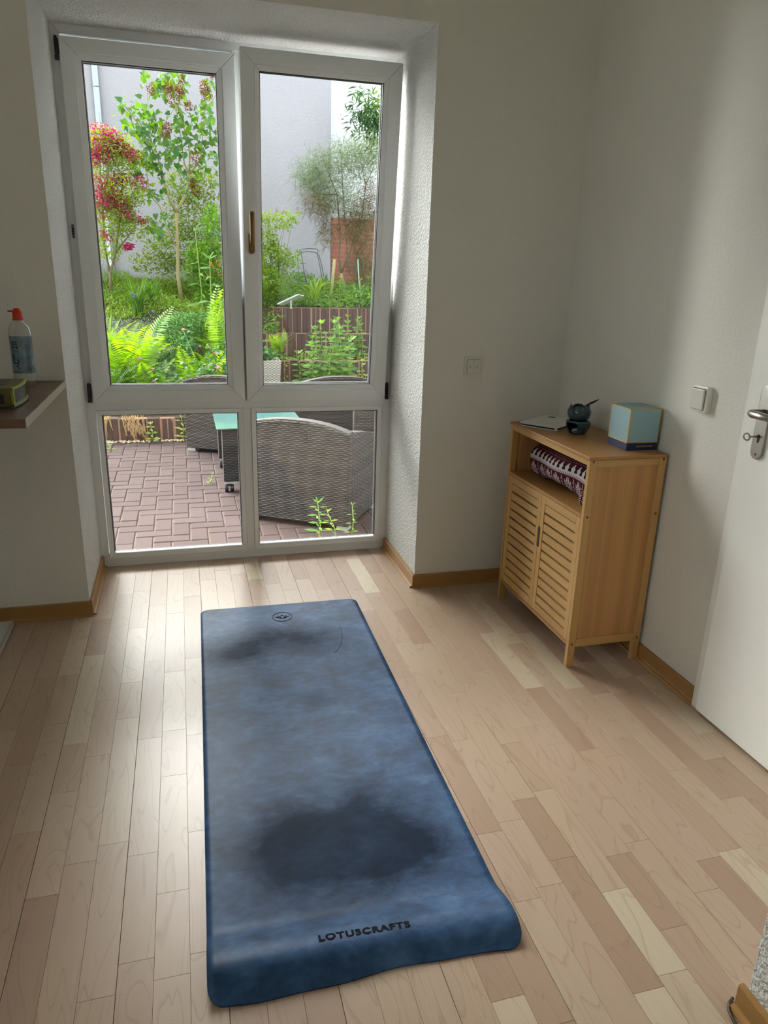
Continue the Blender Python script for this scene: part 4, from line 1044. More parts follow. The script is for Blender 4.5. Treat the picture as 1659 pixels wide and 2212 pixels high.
# broad bright shrubs
g1, _ = shrub('golden_shrub', 'yellow green leafy shrub growing behind the lilac trunk', 'shrub', at(420, 640, 7.2), [blob(395, 400, 7.2, .3, .2, .25), blob(420, 470, 7.2, .42, .22, .34), blob(390, 540, 7.2, .5, .25, .3), blob(340, 570, 7.2, .4, .2, .16), blob(440, 400, 7.2, .2, .2, .22), blob(455, 560, 7.1, .3, .25, .3)], 6000, TL3, .056, LM['yellow'], M['stem'], nst=16)
g2, _ = shrub('leafy_shrub', 'green shrub with small orange tinged leaves at the right edge of left pane', 'shrub', at(455, 660, 5.6), [blob(460, 500, 5.6, .16, .2, .3), blob(445, 590, 5.6, .26, .2, .30), blob(470, 640, 5.5, .25, .2, .25), blob(430, 560, 5.6, .18, .2, .2)], 2400, TL3, .06, LM['herb'], M['stem'], nst=12)
P2 = inell(40, at(470, 590, 5.4), (.12, .15, .3)); add_scatter('orange_leaves', TL3, P2, rdir(len(P2)), np.full(len(P2), .055), LM['orange'], g2)
s3, _ = shrub('spirea_shrub', 'lime green spirea with small brown seed heads beside the window handle', 'shrub', at(590, 650, 6.3), [blob(575, 520, 6.3, .16, .2, .18), blob(608, 478, 6.3, .22, .2, .12), blob(635, 465, 6.3, .10, .12, .05), blob(585, 560, 6.3, .24, .22, .24), blob(620, 560, 6.3, .18, .2, .14), blob(580, 610, 6.2, .3, .25, .22), blob(560, 470, 6.3, .1, .2, .1)], 3600, TL3, .052, LM['lime'], M['bark'], nst=12)
for px, py in [(598, 455), (612, 462), (643, 455), (578, 475), (566, 495), (566, 510), (592, 530), (620, 540), (627, 545), (608, 475)]:
    c = at(px, py, 6.2); P2 = inell(26, c, (.022, .02, .045)); add_scatter('seed_head', TL3, P2, rdir(len(P2), .8), np.full(len(P2), .016), LM['brownflower'], s3, kind=None)

# fine twigged broom with two stems
YBm = 6.9
bm_ = empty('broom_shrub', at(740, 648, YBm), label='tall wispy broom with bent stem and drooping dry twigs before the brick wall', cat='shrub')
stems('trunk', [([at(743, 655, YBm), at(746, 640, YBm), at(744, 620, YBm), at(739, 600, YBm), at(737, 590, YBm)], [.030, .028, .024, .022, .02])], M['bark_y'], bm_, 8)
btg = [([at(737, 592, YBm), at(733, 560, YBm), at(735, 500, YBm), at(728, 420, YBm), at(700, 350, YBm), at(690, 310, YBm)], [.016, .014, .012, .009, .006, .003]),
       ([at(737, 590, YBm), at(748, 565, YBm), at(757, 540, YBm), at(780, 480, YBm), at(790, 400, YBm), at(775, 330, YBm)], [.014, .013, .011, .008, .006, .003]),
       ([at(743, 575, YBm), at(750, 548, YBm), at(745, 480, YBm), at(740, 400, YBm), at(735, 310, YBm)], [.010, .009, .007, .006, .002]),
       ([at(728, 420, YBm), at(690, 420, YBm), at(655, 400, YBm)], [.007, .005, .002]), ([at(735, 500, YBm), at(700, 470, YBm), at(670, 450, YBm)], [.007, .005, .003]),
       ([at(780, 480, YBm), at(810, 470, YBm), at(822, 430, YBm)], [.007, .005, .003]), ([at(790, 400, YBm), at(812, 350, YBm)], [.006, .003]), ([at(740, 400, YBm), at(710, 370, YBm), at(712, 330, YBm)], [.006, .004, .002])]
stems('branches', btg, M['bark'], bm_)
def twigs(name, blobs, n, L, wd, mat, parent, dirf, curl):
    P = np.vstack([inell(int(n*b[2]), b[0], b[1], 0) for b in blobs]); D = dirf(len(P)); Ls = rng.uniform(.5, 1.2, len(P))*L
    # two-segment twig: start, middle, tip as thin three-sided spikes
    mid = P+D*Ls[:, None]*.55; D2 = D+curl+rng.normal(size=D.shape)*.35; D2 /= np.linalg.norm(D2, axis=1, keepdims=True)
    T2 = (TST[0]*np.array([wd, 1, wd]), TST[1])
    V1, F1 = [], []
    PP = np.vstack([P, mid, mid]); D3 = D2+rng.normal(size=D.shape)*.5; DD = np.vstack([D, D2, D3]); SS = np.concatenate([Ls*.75, Ls*.6, Ls*.45])
    T3 = (TST[0]*np.array([wd/L, 1, wd/L]), TST[1])
    return add_scatter(name, T3, PP, DD, SS, mat, parent)
gb = [(at(690, 370, YBm), (.34, .3, .26), .20), (at(745, 350, YBm), (.30, .3, .30), .22), (at(790, 350, YBm), (.26, .3, .34), .22), (at(670, 400, YBm), (.24, .25, .2), .12), (at(730, 430, YBm), (.36, .3, .26), .24)]
twigs('green_twigs', gb, 3600, .17, .0066, LM['broom'], bm_, lambda n: rdir(n, .55), np.array([0, 0, -.1]))
db_ = [(at(690, 440, YBm), (.28, .3, .22), .18), (at(705, 500, YBm), (.13, .2, .22), .08), (at(775, 480, YBm), (.30, .3, .34), .36), (at(785, 570, YBm), (.24, .3, .36), .30), (at(800, 430, YBm), (.2, .2, .3), .14)]
twigs('dry_twigs', db_, 4200, .15, .0064, LM['drybroom'], bm_, lambda n: rdir(n, -.25), np.array([0, 0, -.55]))
# support stake, second thin pole
sk1 = MB().tube([at(714, 660, 6.55), at(719, 600, 6.6), at(723, 560, 6.6)], .021, 10).build('wooden_stake', M['bark_y'], None, smooth=True); tag(sk1, 'pale wooden stake left of the broom stem at the brick wall', 'stake')
sk2 = MB().tube([at(779, 652, 6.5), at(775, 600, 6.55), at(773, 560, 6.6)], .010, 8).build('plant_cane', plain('blueish_cane', srgb(130, 160, 150), .5), None, smooth=True); tag(sk2, 'thin blueish garden cane right of the broom stem', 'stake')

# buddleia branch from the right
bd = empty('buddleia_shrub', at(860, 640, 7.6), label='buddleia branches with long narrow leaves against the bright white wall top right', cat='shrub')
for (p, r) in [([at(870, 600, 7.6), at(860, 400, 7.6), at(835, 280, 7.6), at(800, 235, 7.6), at(760, 245, 7.6)], [.03, .02, .012, .006, .003]), ([at(835, 280, 7.6), at(815, 220, 7.6), at(790, 195, 7.6)], [.01, .005, .002]), ([at(850, 330, 7.6), at(815, 280, 7.6), at(765, 285, 7.6)], [.01, .005, .003]), ([at(852, 350, 7.6), at(815, 320, 7.6)], [.008, .003])]:
    mb = MB(); mb.tube(p, r, 6); mb.build('branch', M['bark'], bd, smooth=True)
P2 = np.vstack([inell(300, at(795, 250, 7.6), (.32, .3, .42)), inell(220, at(812, 262, 7.6), (.16, .2, .28)), inell(40, at(770, 255, 7.6), (.22, .2, .14)), inell(60, at(812, 325, 7.6), (.14, .2, .2))])
add_scatter('foliage', TLN, P2, rdir(len(P2), 0, 1, .35)+np.array([-.3, 0, 0]), rng.uniform(.08, .17, len(P2)), LM['rose'], bd)
P2 = inell(260, at(810, 250, 7.7), (.2, .2, .36)); add_scatter('inner_foliage', TL3, P2, rdir(len(P2)), np.full(len(P2), .07), LM['yellow'], bd)
for px, py in [(760, 202), (763, 220), (756, 242), (775, 240), (752, 275), (765, 285), (780, 190)]:
    c = at(px, py, 7.5); P2 = inell(24, c, (.06, .02, .02)); add_scatter('seed_spike', TL3, P2, rdir(len(P2)), np.full(len(P2), .02), LM['ferndark'], bd, kind=None)

# ---- ferns: each frond a part
def frond_mesh(L, mat, pairs=24, droop=.35, seed=0):
    r_ = random.Random(seed); V = []; F = []
    def pt(t): return Vector((0, L*(.42*t+.28*t*t), L*(1.02*t-droop*1.35*t*t)))
    # rachis
    N_ = 9
    for i in range(N_):
        p = pt(i/(N_-1)); w_ = .004*(1-.8*i/(N_-1)); V += [tuple(p+Vector((-w_, 0, 0))), tuple(p+Vector((w_, 0, 0))), tuple(p+Vector((0, 0, w_)))]
    for i in range(N_-1):
        a = i*3
        for (x, y) in ((0, 1), (1, 2), (2, 0)): F += [(a+x, a+y, a+3+y), (a+x, a+3+y, a+3+x)]
    for k in range(pairs):
        t = .10+.88*k/pairs; p = pt(t); q = pt(min(1, t+.03)); T_ = (q-p).normalized()
        ln = L*.20*math.sin(PI*min(1, (t*.93+.07))**.75)**.8*(1 if t < .9 else .8)+.006
        wd = L*.020
        for s in (-1, 1):
            out = Vector((s*.93, 0, 0))+T_*.38+Vector((0, 0, -.16+r_.uniform(-.08, .08))); out.normalize()
            e = p+out*ln; mid = p+out*ln*.5+Vector((0, 0, .004))
            b = len(V); V += [tuple(p), tuple(mid+T_*wd*.55), tuple(e), tuple(mid-T_*wd*.55)]; F += [(b, b+1, b+2), (b, b+2, b+3)]
    return tri_mesh('frond', np.array(V), np.array(F), mat)
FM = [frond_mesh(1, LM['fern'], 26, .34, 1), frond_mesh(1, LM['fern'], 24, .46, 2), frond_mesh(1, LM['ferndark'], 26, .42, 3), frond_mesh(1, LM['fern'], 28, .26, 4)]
def fern(base, n, L, label, dark=.3, group='ferns behind the palisade edging', az0=0, spread=2*PI, tilt=.35):
    root = empty('fern', base, label=label, cat='fern', group=group)
    for k in range(n):
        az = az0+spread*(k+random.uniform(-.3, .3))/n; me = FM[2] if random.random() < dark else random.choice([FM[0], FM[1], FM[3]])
        l_ = L*random.uniform(.75, 1.15)
        obj('frond', me, root, (0, 0, 0), (random.uniform(.0, tilt)*1.6, random.uniform(-.35, .35), az), (l_, l_, l_))
    return root
def gp(px, Y, dz=0):
    p = at(px, 700, Y); return Vector((p.x, Y, hgt(p.x, Y)+dz))
fern(gp(262, 4.0), 20, .74, 'largest bright fern at the lower left of the glazed door')
fern(gp(296, 4.3), 12, .84, 'tall upright yellow green fern beside the conifer cushion', .1, tilt=.45)
fern(gp(330, 3.75), 18, .50, 'low drooping fern above the palisade edging', .35)
fern(gp(228, 3.8), 15, .58, 'dark fern partly hidden by the left window frame', .6)
fern(gp(400, 3.85), 17, .52, 'small spreading fern in front of the conifer cushion', .3)
fern(gp(445, 4.05), 16, .55, 'fern behind the brown wicker armchair', .2)
fern(gp(490, 4.5), 15, .85, 'tall feathery fern at the right edge of the left pane', .3, tilt=.6)
fern(at(602, 765, 4.85), 11, .30, 'small fern in front of the palisade step beside the planter', .2, tilt=.6)

# ---- conifer cushion
jc = empty('dwarf_conifer', gp(395, 4.9), label='mid green dwarf conifer cushion between the ferns', cat='conifer')
P2 = np.vstack([inell(900, at(395, 712, 5.0), (.30, .3, .16), .5), inell(700, at(370, 755, 4.75), (.26, .3, .16), .5), inell(500, at(430, 700, 5.1), (.26, .25, .12), .5)])
add_scatter('foliage', (TST[0]*np.array([.22, 1, .22]), TST[1]), np.vstack([P2]*3)+rng.normal(size=(len(P2)*3, 3))*.012, rdir(len(P2)*3, .7), rng.uniform(.03, .055, len(P2)*3), LM['juniper'], jc)
# ---- silver ground cover
def cover(name, label, x0, x1, y0, y1, n, T, size, mat, hh, up=.6, cat='ground cover', kind='stuff'):
    P = np.column_stack([rng.uniform(x0, x1, n), rng.uniform(y0, y1, n), np.zeros(n)]); P[:, 2] = [hgt(a, b) for a, b in P[:, :2]]; P[:, 2] += rng.uniform(0, 1, n)**1.3*hh*(.7+.5*np.sin(P[:, 0]*5+P[:, 1]*3))
    D = rdir(n, up)
    V, F = scatter(T[0], T[1], P, D, np.tile([[.1, -.3, 1.]], (n, 1))+rng.normal(size=(n, 3))*.4, rng.uniform(.6, 1.2, n)*size)
    o = obj(name, tri_mesh(name, V, F, mat)); return tag(o, label, cat, kind=kind)
cover('silver_ground_cover', 'silvery grey green ground cover carpet below the lilac', -.6, 1.0, 5.0, 6.3, 9000, TL3, .026, LM['grey'], .10)
cover('bed_greenery', 'mixed low bright green growth filling the bed at the wall foot', -1.2, 1.1, 6.2, 7.9, 13000, TLN, .07, LM['lime'], .16)
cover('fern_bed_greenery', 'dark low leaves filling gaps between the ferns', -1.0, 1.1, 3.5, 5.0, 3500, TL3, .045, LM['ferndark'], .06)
cover('meadow_growth', 'lush bright green weeds above the topmost palisade step', 1.15, 3.9, 6.08, 7.85, 7500, TLN, .10, LM['herb'], .20)
cover('step_greenery', 'leafy growth on the palisade steps left of the planter', .75, 1.6, 5.0, 6.3, 1500, TLN, .10, LM['herb'], .42)
cover('step_weeds', 'sparse yellow green weeds on the narrow palisade steps', 1.6, 3.2, 5.28, 5.58, 500, TLN, .08, LM['yellow'], .12)

# ---- strap leaved plants
def straps(name, label, base, n, L, mat, lean=.5, wd=.028, cat='plant', seed=0):
    root = empty(name, base, label=label, cat=cat); V = []; F = []
    for k in range(n):
        a = random.uniform(0, 2*PI); l_ = L*random.uniform(.6, 1.1); ln = lean*random.uniform(.3, 1.2); b0 = Vector((random.uniform(-.05, .05), random.uniform(-.05, .05), 0))
        dh = Vector((math.cos(a), math.sin(a), 0)); side = Vector((-dh.y, dh.x, 0)); b = len(V); N_ = 6
        for i in range(N_):
            t = i/(N_-1); p = b0+dh*(l_*ln*t*t)+Vector((0, 0, l_*(t-.45*ln*t**3))); w_ = wd/2*(1-t**2.2)+.001
            V += [tuple(p-side*w_), tuple(p+Vector((0, 0, -.004))), tuple(p+side*w_)]
        for i in range(N_-1):
            q = b+i*3; F += [(q, q+1, q+4), (q, q+4, q+3), (q+1, q+2, q+5), (q+1, q+5, q+4)]
    o = obj('blades', tri_mesh('blades', np.array(V), np.array(F), mat), root); o['kind'] = 'stuff'; return root
straps('grass_clump', 'tall dark green grass clump left of the lilac trunk', gp(300, 6.3), 60, .62, LM['grass'], .55, .020, 'grass')
straps('grass_clump', 'second grass tuft between weigela and lilac', gp(335, 6.6), 40, .50, LM['grass'], .6, .018, 'grass')
straps('iris_leaves', 'bright arching strap leaves at the left frame edge above the ferns', gp(232, 4.9), 34, .52, LM['lime'], .5, .030)
straps('daylily_leaves', 'pale arching strap leaves among the ferns at right of the left pane', gp(448, 4.9), 26, .50, LM['yellow'], .8, .026)
straps('grass_clump', 'long bladed grass above the palisade steps beside the tilted plate', gp(680, 6.3), 36, .45, LM['lime'], .7, .024, 'grass')

# ---- upright leafy stems (herbs, weeds)
def herb(root, base, h, mat, leafL=.08, pairs=9, wd=TL3, droop=.15, r=.004, smat=None, name='leaf'):
    base = Vector(base); top = base+Vector((random.uniform(-.06, .06), random.uniform(-.05, .05), h))*1.0
    stm = MB().tube([base, base.lerp(top, .5)+Vector((.01, 0, 0)), top], [r, r*.8, r*.4], 5)
    P = []; D = []; S = []
    for k in range(pairs):
        t = .18+.82*k/(pairs-1); p = base.lerp(top, t); a0 = k*PI/2+random.uniform(-.3, .3)
        for s in (0, PI) if k < pairs-1 else (0, PI/2, PI, 3*PI/2):
            d = Vector((math.cos(a0+s), math.sin(a0+s), .45-droop*2+(.9 if k >= pairs-1 else 0))); P.append(p); D.append(d); S.append(leafL*(1.1-.55*t)*random.uniform(.85, 1.15))
    return stm, np.array(P), np.array(D), np.array(S)
def herb_plant(name, label, cat, bases, hs, mat, leafL, pairs, wd, group=None, part='leaves', **k):
    root = empty(name, bases[0], label=label, cat=cat, group=group)
    for b, h in zip(bases, hs):
        s_, P, D, S = herb(root, b, h, mat, leafL, pairs, **k); so_ = s_.build('stem', M['stem'], root, smooth=True)
        V, F = scatter(wd[0], wd[1], P, D, np.tile([[0., -.6, .8]], (len(P), 1))+rng.normal(size=(len(P), 3))*.35, S)
        o = obj('leaves', tri_mesh('leaves', V, F, mat, off=np.array(root.location)), so_)
    return root
bs = []; hs = []
for (px, top) in [(668, 730), (690, 712), (700, 700), (712, 696), (722, 692), (733, 700), (745, 712), (655, 765), (675, 745), (750, 735), (705, 735), (727, 725), (762, 740), (690, 760), (740, 760), (715, 770), (660, 790), (755, 790), (680, 795)]:
    Y = random.uniform(4.55, 4.95); p = at(px, top, Y); bs.append(Vector((p.x, Y, GZ))); hs.append(p.z-GZ)
herb_plant('herb_clump', 'tall leafy mint like herb clump in front of the palisade steps', 'herbs', bs, hs, LM['herb'], .125, 17, T_leaf(W=.42, n=2))
bs = [Vector((at(px, 700, 5.45).x, 5.45, .35)) for px in (742, 752, 762, 772, 785)]; herb_plant('herb_clump', 'second bunch of leafy stems on the middle palisade step', 'herbs', bs, [.45, .52, .50, .46, .42], LM['herb'], .11, 9, T_leaf(W=.40, n=2))
bs = [Vector((at(px, 800, 4.7).x, 4.7, GZ)) for px in (765, 775, 786, 795)]; herb_plant('weed_clump', 'short leafy weeds right of the herb clump near the frame', 'weeds', bs, [.42, .55, .5, .38], LM['lime'], .08, 9, TL3)
bs = [Vector((x, y, hgt(x, y))) for x, y in [(1.5+.115*k+.03*math.sin(k*5), 6.25+.35*abs(math.sin(k*2.3))) for k in range(15)]]
herb_plant('tall_weeds', 'row of narrow leaved upright weeds above the topmost palisade step', 'weeds', bs, [random.uniform(.16, .36) for _ in bs], LM['lime'], .10, 9, TLN)
for (px, py, h, Y, lab_) in [(640, 660, .52, 6.6, 'single upright leafy weed stem left of the wire frame')]:
    p = at(px, py, Y); herb_plant('tall_weed', lab_, 'weed', [Vector((p.x, Y, hgt(p.x, Y)))], [at(px, 548, Y).z-hgt(p.x, Y)], LM['grass'], .17, 9, TLN)
for (px, topy, Y, lab_) in [(432, 500, 5.4, 'tall jagged leaved thistle stem before the lilac trunk'), (447, 560, 5.2, 'shorter thistle stem nearest the right edge of left pane')]:
    p = at(px, topy, Y); z0 = hgt(p.x, Y); herb_plant('sow_thistle', lab_, 'weed', [Vector((p.x, Y, z0))], [p.z-z0], LM['herb'], .19, 10, T_leaf(W=.24, n=2, tipdroop=.35), droop=.2, r=.008)

# ---- roses
ro = empty('rose_bush', gp(430, 3.75), label='pink rose bush with scattered blooms among the ferns', cat='rose bush')
P2 = np.vstack([inell(170, at(440, 805, 3.7), (.30, .18, .11)), inell(120, at(340, 818, 3.6), (.30, .15, .10)), inell(120, at(470, 770, 3.8), (.14, .15, .18)), inell(90, at(405, 740, 4.0), (.10, .1, .16))])
add_scatter('foliage', TLW, P2, rdir(len(P2), .3), rng.uniform(.03, .05, len(P2)), LM['rose'], ro)
def rose_bloom(c, r, mat, parent):
    c = Vector(c)
    mb = MB()
    for L_ in range(3):
        for k in range(5):
            a0 = k*2*PI/5+L_*.6; rr_ = r*(.35+.32*L_)
            def f(u, v, a0=a0, rr_=rr_, L_=L_):
                a = a0+(u-.5)*1.5; q = rr_*(.35+.65*v**.7); return (c.x+q*math.cos(a), c.y+q*math.sin(a), c.z+r*(.9*v-.25*L_*v*v)-r*.3)
            mb.grid(3, 3, f)
    return mb.build('bloom', mat, parent, smooth=True)
for (px, py, Y, r) in [(301, 776, 3.62, .030), (396, 712, 4.0, .024), (466, 763, 3.75, .028), (471, 795, 3.65, .034), (329, 797, 3.6, .020), (333, 825, 3.55, .026), (453, 752, 3.8, .014), (432, 748, 3.9, .013), (345, 762, 3.7, .012), (354, 754, 3.7, .012), (459, 802, 3.6, .013)]:
    rose_bloom(at(px, py, Y), r, LM['palepink'], ro)
stems('stems', [([gp(430, 3.75), at(420, 770, 3.85), at(396, 715, 4.0)], [.004, .003, .002]), ([gp(430, 3.75), at(468, 800, 3.7)], [.004, .002]), ([gp(430, 3.75), at(330, 800, 3.62)], [.004, .002])], M['stem'], ro)
for (px, py, Y) in [(283, 634, 5.6), (292, 639, 5.6), (385, 545, 6.2), (331, 672, 5.3)]:
    pass
vi = empty('viola_flowers', at(287, 640, 5.6), label='few pale violet blossoms in the silver ground cover', cat='flowers')
for (px, py) in [(283, 634), (293, 638), (331, 674), (290, 642)]: 
    P2 = inell(14, at(px, py, 5.5), (.02, .02, .016)); add_scatter('blossom', TLW, P2, rdir(len(P2), .4), np.full(len(P2), .018), LM['violet'], vi, kind=None)
# dry straw tuft over the edging
dg = empty('dry_leaves', at(290, 905, 3.35), label='withered straw coloured leaves hanging over the palisade edging', cat='dry leaves')
V = []; F = []
for k in range(60):
    left = k < 12
    p0 = at(random.uniform(225, 240) if left else random.uniform(262, 312), random.uniform(893, 905), 3.34); p1 = at((random.uniform(215, 245) if left else random.uniform(264, 320)), random.uniform(925, 951), 3.27); w_ = .0026; b = len(V); mid = p0.lerp(p1, .4)+Vector((0, -.05, .02))
    for p in (p0, mid, p1): V += [tuple(p+Vector((-w_, 0, 0))), tuple(p+Vector((w_, 0, 0)))]
    F += [(b, b+1, b+3), (b, b+3, b+2), (b+2, b+3, b+5), (b+2, b+5, b+4)]
o = obj('straw', tri_mesh('straw', np.array(V), np.array(F), LM['straw'], off=np.array(dg.location)), dg); o['kind'] = 'stuff'
p = at(330, 950, 3.28); herb_plant('edging_weed', 'small green weed at the foot of the palisade edging', 'weed', [Vector((p.x, 3.27, GZ))], [.17], LM['lime'], .07, 6, TL3)
p = at(398, 950, 3.25); herb_plant('edging_weed', 'pale leaved weed beside the brown wicker armchair foot', 'weed', [Vector((p.x, 3.26, GZ)), Vector((p.x+.02, 3.27, GZ))], [.26, .22], LM['yellow'], .09, 7, TLN)
# pebbles and litter along the edging
M['pebble'] = plain('pebble', srgb(176, 158, 132), .9, var=.25)
V0 = np.array([(math.cos(a)*math.cos(b), math.sin(a)*math.cos(b), math.sin(b)*.6) for b in (-.5, .6) for a in np.linspace(0, 2*PI, 6, endpoint=False)]+[(0, 0, .6)]); F0 = np.array([(i, (i+1) % 6, 6+(i+1) % 6) for i in range(6)]+[(i, 6+(i+1) % 6, 6+i) for i in range(6)]+[(6+i, 6+(i+1) % 6, 12) for i in range(6)])
n = 170; P = np.column_stack([rng.uniform(-.5, .45, n), 3.31+rng.normal(0, .022, n), np.full(n, GZ+.004)]); V, F = scatter(V0, F0, P, rdir(n, 0, 1, 0)*np.array([1, 1, .05]), np.tile([[0, 0, 1.]], (n, 1)), rng.uniform(.006, .017, n))
tag(obj('edge_gravel', tri_mesh('edge_gravel', V, F, M['pebble'])), 'line of pale pebbles along the palisade edging foot', 'gravel', kind='stuff')

# ---- weeds, litter and cable on the terrace by the door
p = at(692, 1158, .42); herb_plant('door_weed', 'tallest green weed sprouting outside the lower right pane', 'weed', [Vector((1.125, .40, GZ))], [.27], LM['herb'], .085, 10, TLN)
herb_plant('door_weed', 'middle sized weed right of the tallest one outside the pane', 'weed', [Vector((1.235, .42, GZ))], [.19], LM['lime'], .06, 7, TLN)
herb_plant('door_weed', 'faint thin weed furthest right outside the lower pane', 'weed', [Vector((1.335, .50, GZ))], [.20], LM['herb'], .05, 7, TLN)
herb_plant('joint_weed', 'tiny weed growing from a paver joint by the table', 'weed', [at(453, 1045, 1.83)], [.075], LM['lime'], .035, 5, TLN)
herb_plant('joint_weed', 'tiny weed in the far left paver joints near the edging', 'weed', [Vector((at(240, 968, 3.0).x, 3.0, GZ))], [.06], LM['yellow'], .04, 4, TLN)
cb = MB(); cb.tube([(x, .235+.02*math.sin(x*9)+.012*math.sin(x*23), GZ+.006) for x in np.linspace(-.3, 1.02, 60)], .0035, 6)
tag(cb.build('garden_cable', M['black'], None, smooth=True), 'thin black cable lying along the pavers by the door', 'cable')
cb = MB(); cb.tube([(.86+.11*math.cos(a)*(1+.08*a), .33+.05*math.sin(a)*(1+.1*a), GZ+.008+.002*a) for a in np.linspace(0, 13, 70)], .0033, 6)
tag(cb.build('garden_cable', M['black'], None, smooth=True), 'coiled loops of dark cable outside the lower right pane', 'cable')
n = 190; P = np.column_stack([rng.uniform(.55, 1.3, n), .25+np.abs(rng.normal(0, .07, n)), np.full(n, GZ+.006)]); V, F = scatter(TL3[0], TL3[1], P, rdir(n)*np.array([1, 1, .25]), np.tile([[0, 0, 1.]], (n, 1)), rng.uniform(.008, .032, n))
tag(obj('leaf_litter', tri_mesh('leaf_litter', V, F, LM['straw'])), 'dry leaf litter heaped outside the door threshold', 'litter', kind='stuff')

# ------------------------------------------------------------------ wicker furniture
def weave_mat(name, ca, cb, gap, row=.0105, stake=.028, rough=.5):
    t = NT(name); uv = t.N('ShaderNodeUVMap', uv_map='UVMap'); sx = t.N('ShaderNodeSeparateXYZ'); t.L(uv.outputs[0], sx.inputs[0])
    u, v = sx.outputs[0], sx.outputs[1]
    rw = t.math('FLOOR', t.math('DIVIDE', v, row)); par = t.math('MULTIPLY', t.math('FLOORED_MODULO', rw, 2.0), .5)
    vv = t.math('SINE', t.math('MULTIPLY', t.math('FRACT', t.math('DIVIDE', v, row)), PI))
    ph = t.math('FRACT', t.math('ADD', t.math('DIVIDE', u, stake*2), par)); ov = t.math('SINE', t.math('MULTIPLY', ph, PI))
    h = t.math('MULTIPLY', t.math('POWER', vv, .6), t.math('MULTIPLY_ADD', ov, 1.0, .0))
    st_ = t.math('GREATER_THAN', t.math('ABSOLUTE', t.math('SUBTRACT', t.math('FRACT', t.math('DIVIDE', u, stake)), .5)), .43)   # upright stakes show between
    h2 = t.math('MAXIMUM', h, t.math('MULTIPLY', st_, .55))
    wn = t.N('ShaderNodeTexWhiteNoise', noise_dimensions='1D'); t.L(rw, wn.inputs['W'])
    c = t.mix(wn.outputs[0], ca, cb); c = t.mix(t.math('SMOOTH_MIN', 1.0, t.math('POWER', t.math('SUBTRACT', 1.0, h2), 1.0), .1), c, gap)
    t.col(c).rough(rough, .4); t.bump(h2, .8, .005); return t.m
M['wicker'] = weave_mat('brown_poly_rattan', srgb(54, 47, 42), srgb(76, 66, 57), srgb(14, 12, 12), .0118, .028)
M['wickerdark'] = weave_mat('dark_poly_rattan', srgb(44, 38, 36), srgb(58, 50, 46), srgb(12, 10, 10), .012, .03)
M['wickerpale'] = weave_mat('pale_poly_rattan', srgb(200, 194, 184), srgb(222, 216, 206), srgb(84, 78, 72), .013, .022)
M['alu'] = plain('pale_metal', srgb(176, 176, 170), .4, .4)
def auto_uv(me):
    if not me.uv_layers: me.uv_layers.new(name='UVMap')
    uv = me.uv_layers['UVMap'].data
    for p in me.polygons:
        n = p.normal
        if abs(n.z) > .75: tu, tv = Vector((1, 0, 0)), Vector((0, 1, 0))
        else:
            tu = Vector((-n.y, n.x, 0)).normalized(); tv = Vector((0, 0, 1))
        for li in p.loop_indices:
            co = me.vertices[me.loops[li].vertex_index].co; uv[li].uv = (co.dot(tu)+5, co.dot(tv)+5)
def wpart(mb, name, mat, root, bevel=.006, solid=0):
    o = mb.build(name, mat, root, local=True, bevel=0, solid=solid); auto_uv(o.data)
    if bevel: md = o.modifiers.new('b', 'BEVEL'); md.width = bevel; md.segments = 2; md.limit_method = 'ANGLE'
    return o
def make_chair():
    root = empty('wicker_armchair', (0, 0, 0)); W2, DP, T_ = .35, .58, .065
    xs = np.linspace(-W2, W2, 15); arch = lambda x: .655-.055*(abs(x)/W2)**2.2
    poly = [(-W2, .03), (W2, .03)]+[(x, arch(x)) for x in xs[::-1]]
    wpart(MB().prism(poly, 'y', 0, T_), 'backrest', M['wicker'], root)
    # rounded rim that follows the arch
    mb = MB()
    for a, b in zip(xs[:-1], xs[1:]):
        mb.add([(a, -.006, arch(a)-.012), (b, -.006, arch(b)-.012), (b, T_+.006, arch(b)-.012), (a, T_+.006, arch(a)-.012), (a, -.002, arch(a)+.006), (b, -.002, arch(b)+.006), (b, T_+.002, arch(b)+.006), (a, T_+.002, arch(a)+.006)], [(0, 1, 5, 4), (4, 5, 6, 7), (7, 6, 2, 3), (0, 3, 2, 1)])
    wpart(mb, 'top_rim', M['wicker'], root, 0)
    for s in (-1, 1):
        x0, x1 = sorted((s*W2, s*(W2-T_))); ys_ = np.linspace(T_, DP, 9)
        top = [(y, .60-.10*((y-T_)/(DP-T_))**1.3) for y in ys_]
        wpart(MB().prism([(T_+.001, .03), (DP, .03)]+top[::-1], 'x', x0, x1), 'armrest', M['wicker'], root)
    wpart(MB().box(-W2+T_+.002, W2-T_-.002, T_+.001, DP-.02, .05, .30), 'seat', M['wicker'], root)
    for sx in (-1, 1):
        for y in (.045, DP-.045): MB().box(sx*(W2-.045)-.035, sx*(W2-.045)+.035, y-.035, y+.035, 0, .03).build('foot', M['alu'], root, local=True, bevel=.003)
    return root
ch = make_chair()
spots = [(1.039, .780, -32.3, 'wicker armchair turned with its dark back close to the lower right pane'),
         (.716, 2.713, -30, 'brown wicker armchair beyond the glass table near the ferns'),
         (1.70, 2.62, 4, 'wicker armchair behind the table in front of the herb clump'),
         (1.97, 1.68, -12, 'wicker armchair at the far right seen behind the nearest chair')]
for i, (x, y, a, lb_) in enumerate(spots):
    o = ch if i == 0 else copy_tree(ch); o.location = (x, y, GZ); o.rotation_euler.z = math.radians(a); tag(o, lb_, 'chair', 'wicker armchairs on the terrace')
tbl = empty('patio_table', (.93, 1.97, GZ), label='low table with aqua frosted glass top on dark wicker legs with black casters', cat='table')
t = NT('frosted_aqua_glass'); t.col(srgb(66, 98, 96)); t.rough(.10, .6); M['aqua'] = t.m
